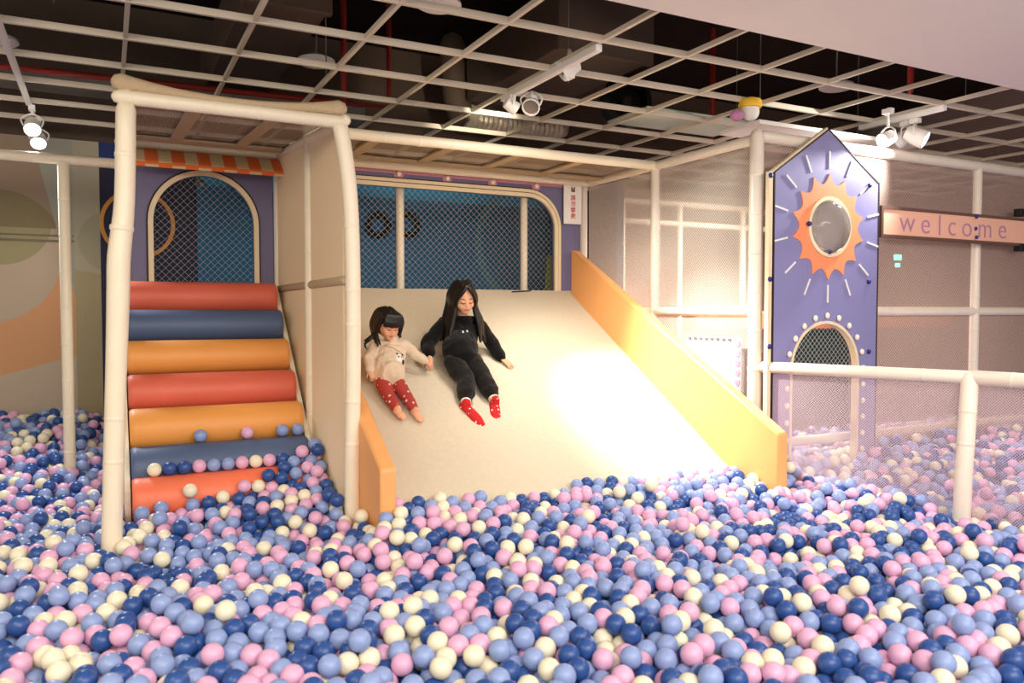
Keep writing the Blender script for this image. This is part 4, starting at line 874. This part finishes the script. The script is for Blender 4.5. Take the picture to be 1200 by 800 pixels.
# ------------------------------------------------------------------ the balls
BR = 0.0375
BALL_KINDS = (('light blue', (140, 161, 209)), ('navy blue', (44, 80, 146)), ('pink', (225, 174, 206)), ('cream', (237, 230, 203)))
BALL_W = (0.345, 0.225, 0.26, 0.17)
M_ball = [mat(n.replace(' ', '_') + '_plastic', c, 0.34, 0.45, 0.0) for n, c in BALL_KINDS]
rs = np.random.RandomState(11)
CF = np.array([math.sin(R(YAW))*math.cos(R(PITCH)), math.cos(R(YAW))*math.cos(R(PITCH)), math.sin(R(PITCH))]); CR = np.array([math.cos(R(YAW)), -math.sin(R(YAW)), 0.0]); CU = np.cross(CR, CF)
def nproj(P):
    d = P - np.array(CAM); z = d @ CF; zz = np.maximum(z, 0.05); return 600 + FPX*(d @ CR)/zz, 400 - FPX*(d @ CU)/zz, z
def wave(x, y):
    return (np.sin(x*3.1+1.3*np.sin(y*2.3)) * np.cos(y*3.7+0.6+np.sin(x*1.7)) * 0.018 + np.sin(x*7.3+y*2.1) * np.cos(y*6.1-x*1.9) * 0.014)
def sm(a, b, v): t = np.clip((v-a)/(b-a), 0, 1); return t*t*(3-2*t)
def pile(x, y):
    h = 0.325 + wave(x, y)
    h = h + 0.33 * sm(5.2, 7.2, y) * sm(0.3, -0.2, x)                                 # heap in the corner by the mural
    bay = sm(-0.05, 0.1, x) * sm(1.25, 1.1, x) * sm(3.9, 4.35, y)
    h = h + bay * (0.055 + 0.17 * sm(0.55, 1.1, x) * sm(4.1, 4.7, y))                  # heap at the foot of the stair
    h = h + 0.05 * sm(3.5, 3.95, x) * sm(3.0, 3.5, y) + 0.05 * sm(4.4, 5.5, x)
    return h - 0.07 * np.exp(-((x-4.15)**2 + (y-2.55)**2) / 0.08)
DEEP = 0.175
n0_ = 30000
bx_ = rs.uniform(-2.6, 7.6, n0_*2); by_ = rs.uniform(0.9, 7.34, n0_*2)
keep = rs.uniform(size=n0_*2) < 520*10.2*6.44/(n0_*2); bx_, by_ = bx_[keep], by_[keep]
bz_ = pile(bx_, by_) - rs.uniform(-0.06, DEEP, len(bx_)); P = np.stack([bx_, by_, bz_], 1)
u_, v_, w_ = nproj(P)
ok = (w_ > 1.55) & (u_ > -190 - 120*(w_ < 3)) & (u_ < 1390 + 120*(w_ < 3)) & (v_ < 1000)
ok &= ~((P[:,0] > XA-0.1) & (P[:,0] < XB+0.1) & (P[:,1] > 3.95))                          # under the slide
ok &= ~((P[:,0] > 0.08) & (P[:,0] < XA) & (P[:,1] > 4.9)) & ~((P[:,0] > XB-0.1) & (P[:,0] < 4.0) & (P[:,1] > 3.98))
ok &= ~((P[:,0] > -0.05) & (P[:,1] > 5.95) & (P[:,0] < 4.0)) & ~((P[:,0] > 3.85) & (P[:,1] > 4.9))
P = P[ok]
rollc = [(4.66, 0.40, 0.12), (4.83, 0.535, 0.128)]
segs = [((XR+0.02, YF-0.06), (4.25, 2.71)), ((4.25, 2.71), (4.35, 2.30)), ((4.35, 2.30), (4.62, 0.9))]
postc = [(-0.02, YD, 0.052), (1.165, YD, 0.047), (XR, YF, 0.048), (4.22, 2.705, 0.048), (-0.235, YB, 0.038), (0.12, YB, 0.036), (6.22, YF, 0.038)]
def obstacles(P):
    x, y, z = P[:,0], P[:,1], P[:,2]
    nrm = np.array([0, -SK, 1.0]) / math.hypot(SK, 1)                                 # slide mat
    m = (x > XA-0.03) & (x < XB+0.03); d = (z - (SZ0 + SK*(y-SY0))) * nrm[2] - BR
    k = m & (d < 0); P[k] -= d[k][:,None] * nrm
    for a, b, fy in ((XA-0.085, XA, 3.74), (XB, XB+0.085, 3.46)):                       # bolsters
        c = (a+b)/2; k = (np.abs(x-c) < (b-a)/2 + BR) & (y > fy - BR)
        front = k & (y < fy + 0.02); P[front, 1] = fy - BR
        side = k & ~front; P[side, 0] = c + np.where(x[side] < c, -1, 1) * ((b-a)/2 + BR)
    for cx, cy, r in postc:
        dx, dy = x-cx, y-cy; d = np.hypot(dx, dy)+1e-9; k = d < r+BR; P[k, 0] += dx[k]/d[k]*(r+BR-d[k]); P[k, 1] += dy[k]/d[k]*(r+BR-d[k])
    for cy, cz, r in rollc:
        k0 = (x > 0.06) & (x < 1.12); dy, dz = y-cy, z-cz; d = np.hypot(dy, dz)+1e-9; k = k0 & (d < r+BR); P[k, 1] += dy[k]/d[k]*(r+BR-d[k]); P[k, 2] += dz[k]/d[k]*(r+BR-d[k])
    for (ax, ay), (bx, by) in segs:                                                   # railing net
        ex, ey = bx-ax, by-ay; L = math.hypot(ex, ey); ex, ey = ex/L, ey/L; t = (x-ax)*ex + (y-ay)*ey; s = (x-ax)*-ey + (y-ay)*ex
        k = (t > -0.03) & (t < L+0.03) & (np.abs(s) < BR+0.004); mv = np.where(s[k] < 0, -1, 1)*(BR+0.004) - s[k]; P[k, 0] += -ey*mv; P[k, 1] += ex*mv
    k = (y > YD) & (np.abs(x-XD) < BR+0.012); P[k, 0] = XD + np.where(x[k] < XD, -1, 1)*(BR+0.012)
    k = (y > YD+0.3) & (x > 0.02) & (x < 0.107+BR); P[k, 0] = np.where(x[k] < 0.075, 0.068-BR, 0.107+BR)
    k = (x > 3.78) & (x < 4.96) & (np.abs(y-HY-0.02) < BR+0.045); P[k, 1] = HY+0.02 + np.where(y[k] < HY+0.02, -1, 1)*(BR+0.045)
    k = (x > 4.0) & (np.abs(y-YF-0.03) < BR+0.03); P[k, 1] = YF+0.03 + np.where(y[k] < YF+0.03, -1, 1)*(BR+0.03)
    np.minimum(P[:,1], WY-BR-0.015, out=P[:,1])
    np.maximum(P[:,2], pile(P[:,0], P[:,1]) - DEEP, out=P[:,2])
def relax(P, it, g):
    D = 2*BR; cs = D
    offs = [(a, b, c) for a in (-1,0,1) for b in (-1,0,1) for c in (-1,0,1)]
    for n in range(it):
        P[:,2] -= g
        ij = np.floor((P - np.array([-4.0, -1.0, -0.5])) / cs).astype(np.int64); nx, ny, nz = 176, 130, 28
        ij = np.clip(ij, 1, [nx-2, ny-2, nz-2]); cell = (ij[:,0]*ny + ij[:,1])*nz + ij[:,2]
        o = np.argsort(cell, kind='stable'); sc = cell[o]; first = np.r_[True, sc[1:] != sc[:-1]]; st0 = np.flatnonzero(first); slot = np.arange(len(sc)) - np.repeat(st0, np.diff(np.r_[st0, len(sc)]))
        K = 6; tab = np.full((nx*ny*nz, K), -1, np.int32); kk = slot < K; tab[sc[kk], slot[kk]] = o[kk]
        mv = np.zeros_like(P); cnt = np.zeros(len(P))
        for a, b, c in offs:
            q = tab[cell + (a*ny + b)*nz + c]
            for s in range(K):
                j = q[:, s]; i = np.flatnonzero(j >= 0)
                if not len(i): break
                i = i[j[i] != i]; jj = j[i]; d = P[i]-P[jj]; l = np.sqrt((d*d).sum(1))+1e-9; h = l < D; i, d, l = i[h], d[h], l[h]
                mv[i] += d*((D-l)/l*0.5)[:,None]; cnt[i] += 1
        P += mv*(0.9 if n < it-1 else 0.9); obstacles(P)
    return P
P = relax(P, 60, 0.003); P = relax(P, 40, 0.0006); P = relax(P, 25, 0.0)
# drop balls pushed up out of the heap or buried for good
P = P[(P[:,2] < pile(P[:,0], P[:,1]) + 0.09)]
kind = rs.choice(4, len(P), p=BALL_W)
def hits_rest(q, Q): return len(Q) and (((Q-q)**2).sum(1) < (2*BR*0.93)**2).any()
# balls lying in the grooves of the stair: (photo x, colour, groove)
def groove(c1, c2):
    (y1, z1, r1), (y2, z2, r2) = c1, c2; r1 += BR; r2 += BR; dy, dz = y2-y1, z2-z1; d = math.hypot(dy, dz); a = (r1*r1-r2*r2+d*d)/(2*d); h_ = math.sqrt(max(r1*r1-a*a, 0)); my, mz = y1+a*dy/d, z1+a*dz/d
    return max(((my - h_*dz/d, mz + h_*dy/d), (my + h_*dz/d, mz - h_*dy/d)), key=lambda p: p[1])
gA = groove(rollc[1], (5.01, 0.735, 0.122)); gB = groove(rollc[0], rollc[1])
stairballs = []
for (gy, gz), row in ((gA, ((235, 0), (290, 2), (331, 0), (349, 0))), (gB, ((181, 3), (197, 1), (213, 1), (228, 2), (244, 0), (257, 0), (271, 2), (286, 3), (301, 2), (316, 1)))):
    for px, kc in row:
        lo_, hi_ = 0.0, 1.2
        for _ in range(40):
            m_ = (lo_+hi_)/2
            if proj((m_, gy, gz))[0] < px: lo_ = m_
            else: hi_ = m_
        q = np.array([m_, gy, gz])
        if stairballs and abs(stairballs[-1][0][0]-m_) < 2*BR and stairballs[-1][0][1] == gy: q[0] = stairballs[-1][0][0] + 2*BR + 0.001
        stairballs.append((q, kc))
SQ = np.array([s[0] for s in stairballs])
far = (((P[:,None,:]-SQ[None])**2).sum(2).min(1) > (2*BR)**2); P, kind = P[far], kind[far]
# which balls show, and beside which others
U, Vv, Z = nproj(P); RP = BR*FPX/Z
S_ = 2; Wd, Hd = 1200//S_, 800//S_; ids = np.full((Hd, Wd), -1, np.int32)
for i in np.argsort(-Z):
    if not (-RP[i] < U[i] < 1200+RP[i] and -RP[i] < Vv[i] < 800+RP[i]): continue
    u, v, r = U[i]/S_, Vv[i]/S_, RP[i]/S_; x0, x1, y0_, y1_ = max(int(u-r), 0), min(int(u+r)+2, Wd), max(int(v-r), 0), min(int(v+r)+2, Hd)
    if x0 >= x1 or y0_ >= y1_: continue
    yy, xx = np.mgrid[y0_:y1_, x0:x1]; mk = (xx+0.5-u)**2 + (yy+0.5-v)**2 < r*r; ids[y0_:y1_, x0:x1][mk] = i
shown = np.bincount(ids[ids >= 0], minlength=len(P))
N_IND = 286
ind = np.argsort(-shown)[:N_IND]
def ico(sub):
    bm = bmesh.new(); bmesh.ops.create_icosphere(bm, subdivisions=sub, radius=BR); bm.verts.ensure_lookup_table()
    v = np.array([w.co[:] for w in bm.verts]); f = np.array([[w.index for w in q.verts] for q in bm.faces]); bm.free(); return v, f
def mesh_of(name, v, f, mats, mi=None):
    me = bpy.data.meshes.new(name); me.vertices.add(len(v)); me.vertices.foreach_set('co', v.astype(np.float32).ravel())
    me.loops.add(f.size); me.loops.foreach_set('vertex_index', f.astype(np.int32).ravel()); me.polygons.add(len(f)); me.polygons.foreach_set('loop_start', np.arange(0, f.size, 3, dtype=np.int32))
    for m in mats: me.materials.append(m)
    if mi is not None: me.polygons.foreach_set('material_index', mi.astype(np.int32))
    me.polygons.foreach_set('use_smooth', np.ones(len(f), bool)); me.update(calc_edges=True); me.validate(); return me
HI, LO = ico(4), ico(3)
# the single balls: one of each colour is built, the rest are copies
ballmesh = [mesh_of(n.replace(' ', '_') + '_ball', HI[0], HI[1], [M_ball[i]]) for i, (n, _) in enumerate(BALL_KINDS)]
first_of = {}
def put_ball(q, k, label, group):
    if k not in first_of: o = bpy.data.objects.new('pit_ball', ballmesh[k]); first_of[k] = o
    else: o = first_of[k].copy()
    COL.objects.link(o); o.location = tuple(q); tag(o, label, 'ball', group); return o
def beside(i):
    """colours of the balls showing around ball i in the picture: left, right, above, below"""
    out = []
    for dx, dy in ((-1,0), (1,0), (0,-1), (0,1)):
        c = None
        for f in (1.1, 1.3, 1.6, 1.9):
            x, y = int((U[i]+dx*RP[i]*f)/S_), int((Vv[i]+dy*RP[i]*f)/S_)
            if 0 <= x < Wd and 0 <= y < Hd and ids[y, x] >= 0 and ids[y, x] != i: c = BALL_KINDS[kind[ids[y, x]]][0]; break
        out.append(c)
    return out
def words_of(c): return c.split()[0] if c and c != 'light blue' else c
used = {}; labels = {}
def zone(i):
    x, y = U[i], Vv[i]
    col = ['far left', 'left', 'middle left', 'middle', 'middle right', 'right', 'far right'][min(6, max(0, int(x/1200*7)))]
    row = 'bottom edge' if y > 752 else ('low' if y > 705 else 'upper')
    return {'bottom edge': 'at bottom edge ' + col, 'low': 'near bottom ' + col, 'upper': 'farther back ' + col}[row]
for i in ind:
    nb = [words_of(c) for c in beside(i)]; nm = BALL_KINDS[kind[i]][0]; base = f'{nm} pit ball {zone(i)}'
    bits = [f'{c} {w}' for c, w in zip(nb, ('on its left', 'on its right', 'above', 'below')) if c]
    cands = [f'{base}, {nb[0]} and {nb[1]} beside it' if nb[0] and nb[1] else base + (', ' + bits[0] if bits else '')]
    if nb[2]: cands.append(cands[0] + f', {nb[2]} above')
    if nb[2] and nb[3]: cands.append(cands[0] + f', {nb[2]} above, {nb[3]} below')
    if nb[2]: cands.append(base + f', {nb[2]} ball above it')
    if nb[3]: cands.append(base + f', {nb[3]} ball below it')
    if nb[2] and nb[3]: cands.append(base + f', {nb[2]} above and {nb[3]} below it')
    if nb[0] and nb[3]: cands.append(base + f', {nb[0]} left of it, {nb[3]} below')
    if nb[1] and nb[2]: cands.append(base + f', {nb[1]} right of it, {nb[2]} above')
    if nb[1] and nb[3]: cands.append(base + f', {nb[1]} right of it, {nb[3]} below')
    labels[i] = cands
count = {}
for c in labels.values():
    for t_ in set(c): count[t_] = count.get(t_, 0) + 1
taken = set(); final = {}
for i, c in labels.items():
    c = [t_ for t_ in c if len(t_.split()) <= 16]
    pick = next((t_ for t_ in c if count[t_] == 1 and t_ not in taken), None) or next((t_ for t_ in reversed(c) if t_ not in taken), c[-1]); taken.add(pick); final[i] = pick
for i in ind: put_ball(P[i], kind[i], final[i], 'plastic balls along the front of the ball pit')
rank = {}
for n_, (q, k) in enumerate(stairballs):
    up = n_ < 4; nm = BALL_KINDS[k][0]; row = [s[1] for s in (stairballs[:4] if up else stairballs[4:])]; j = n_ if up else n_-4
    pre = [BALL_KINDS[c][0] for c in row[:j]]; nth = ('first', 'second', 'third', 'fourth', 'fifth')[pre.count(nm)]
    only = row.count(k) == 1
    lab = (f'only {nm} ball' if only else f'{nth} {nm} ball from the left') + (' on the lower slate blue stair roll' if up else ' on the coral bottom roll')
    put_ball(q, k, lab, 'balls lying on the foam stair')
rest = np.setdiff1d(np.arange(len(P)), ind)
buried = (P[rest, 2] < pile(P[rest, 0], P[rest, 1]) - DEEP + 0.01) & (shown[rest] == 0) & (Z[rest] > 2.6)
rest = rest[~buried]
vs_, fs_, ms_, base_ = [], [], [], 0
for (tv, tf), sel in ((HI, rest[Z[rest] < 2.7]), (LO, rest[Z[rest] >= 2.7])):
    n_ = len(sel); vs_.append((tv[None] + P[sel][:,None]).reshape(-1, 3)); fs_.append((tf[None] + (np.arange(n_)*len(tv))[:,None,None] + base_).reshape(-1, 3)); ms_.append(np.repeat(kind[sel], len(tf))); base_ += n_*len(tv)
me = mesh_of('ball_pit_balls', np.concatenate(vs_), np.concatenate(fs_), M_ball, np.concatenate(ms_))
o = bpy.data.objects.new('ball_pit_balls', me); COL.objects.link(o)
tag(o, 'sea of light blue, navy, pink and cream plastic balls filling the rest of the pit', 'balls', kind='stuff')
print('BALLS', len(P), 'rest', len(rest), 'unique', len(set(final.values())), 'of', len(final), 'smallest', shown[ind[-1]])
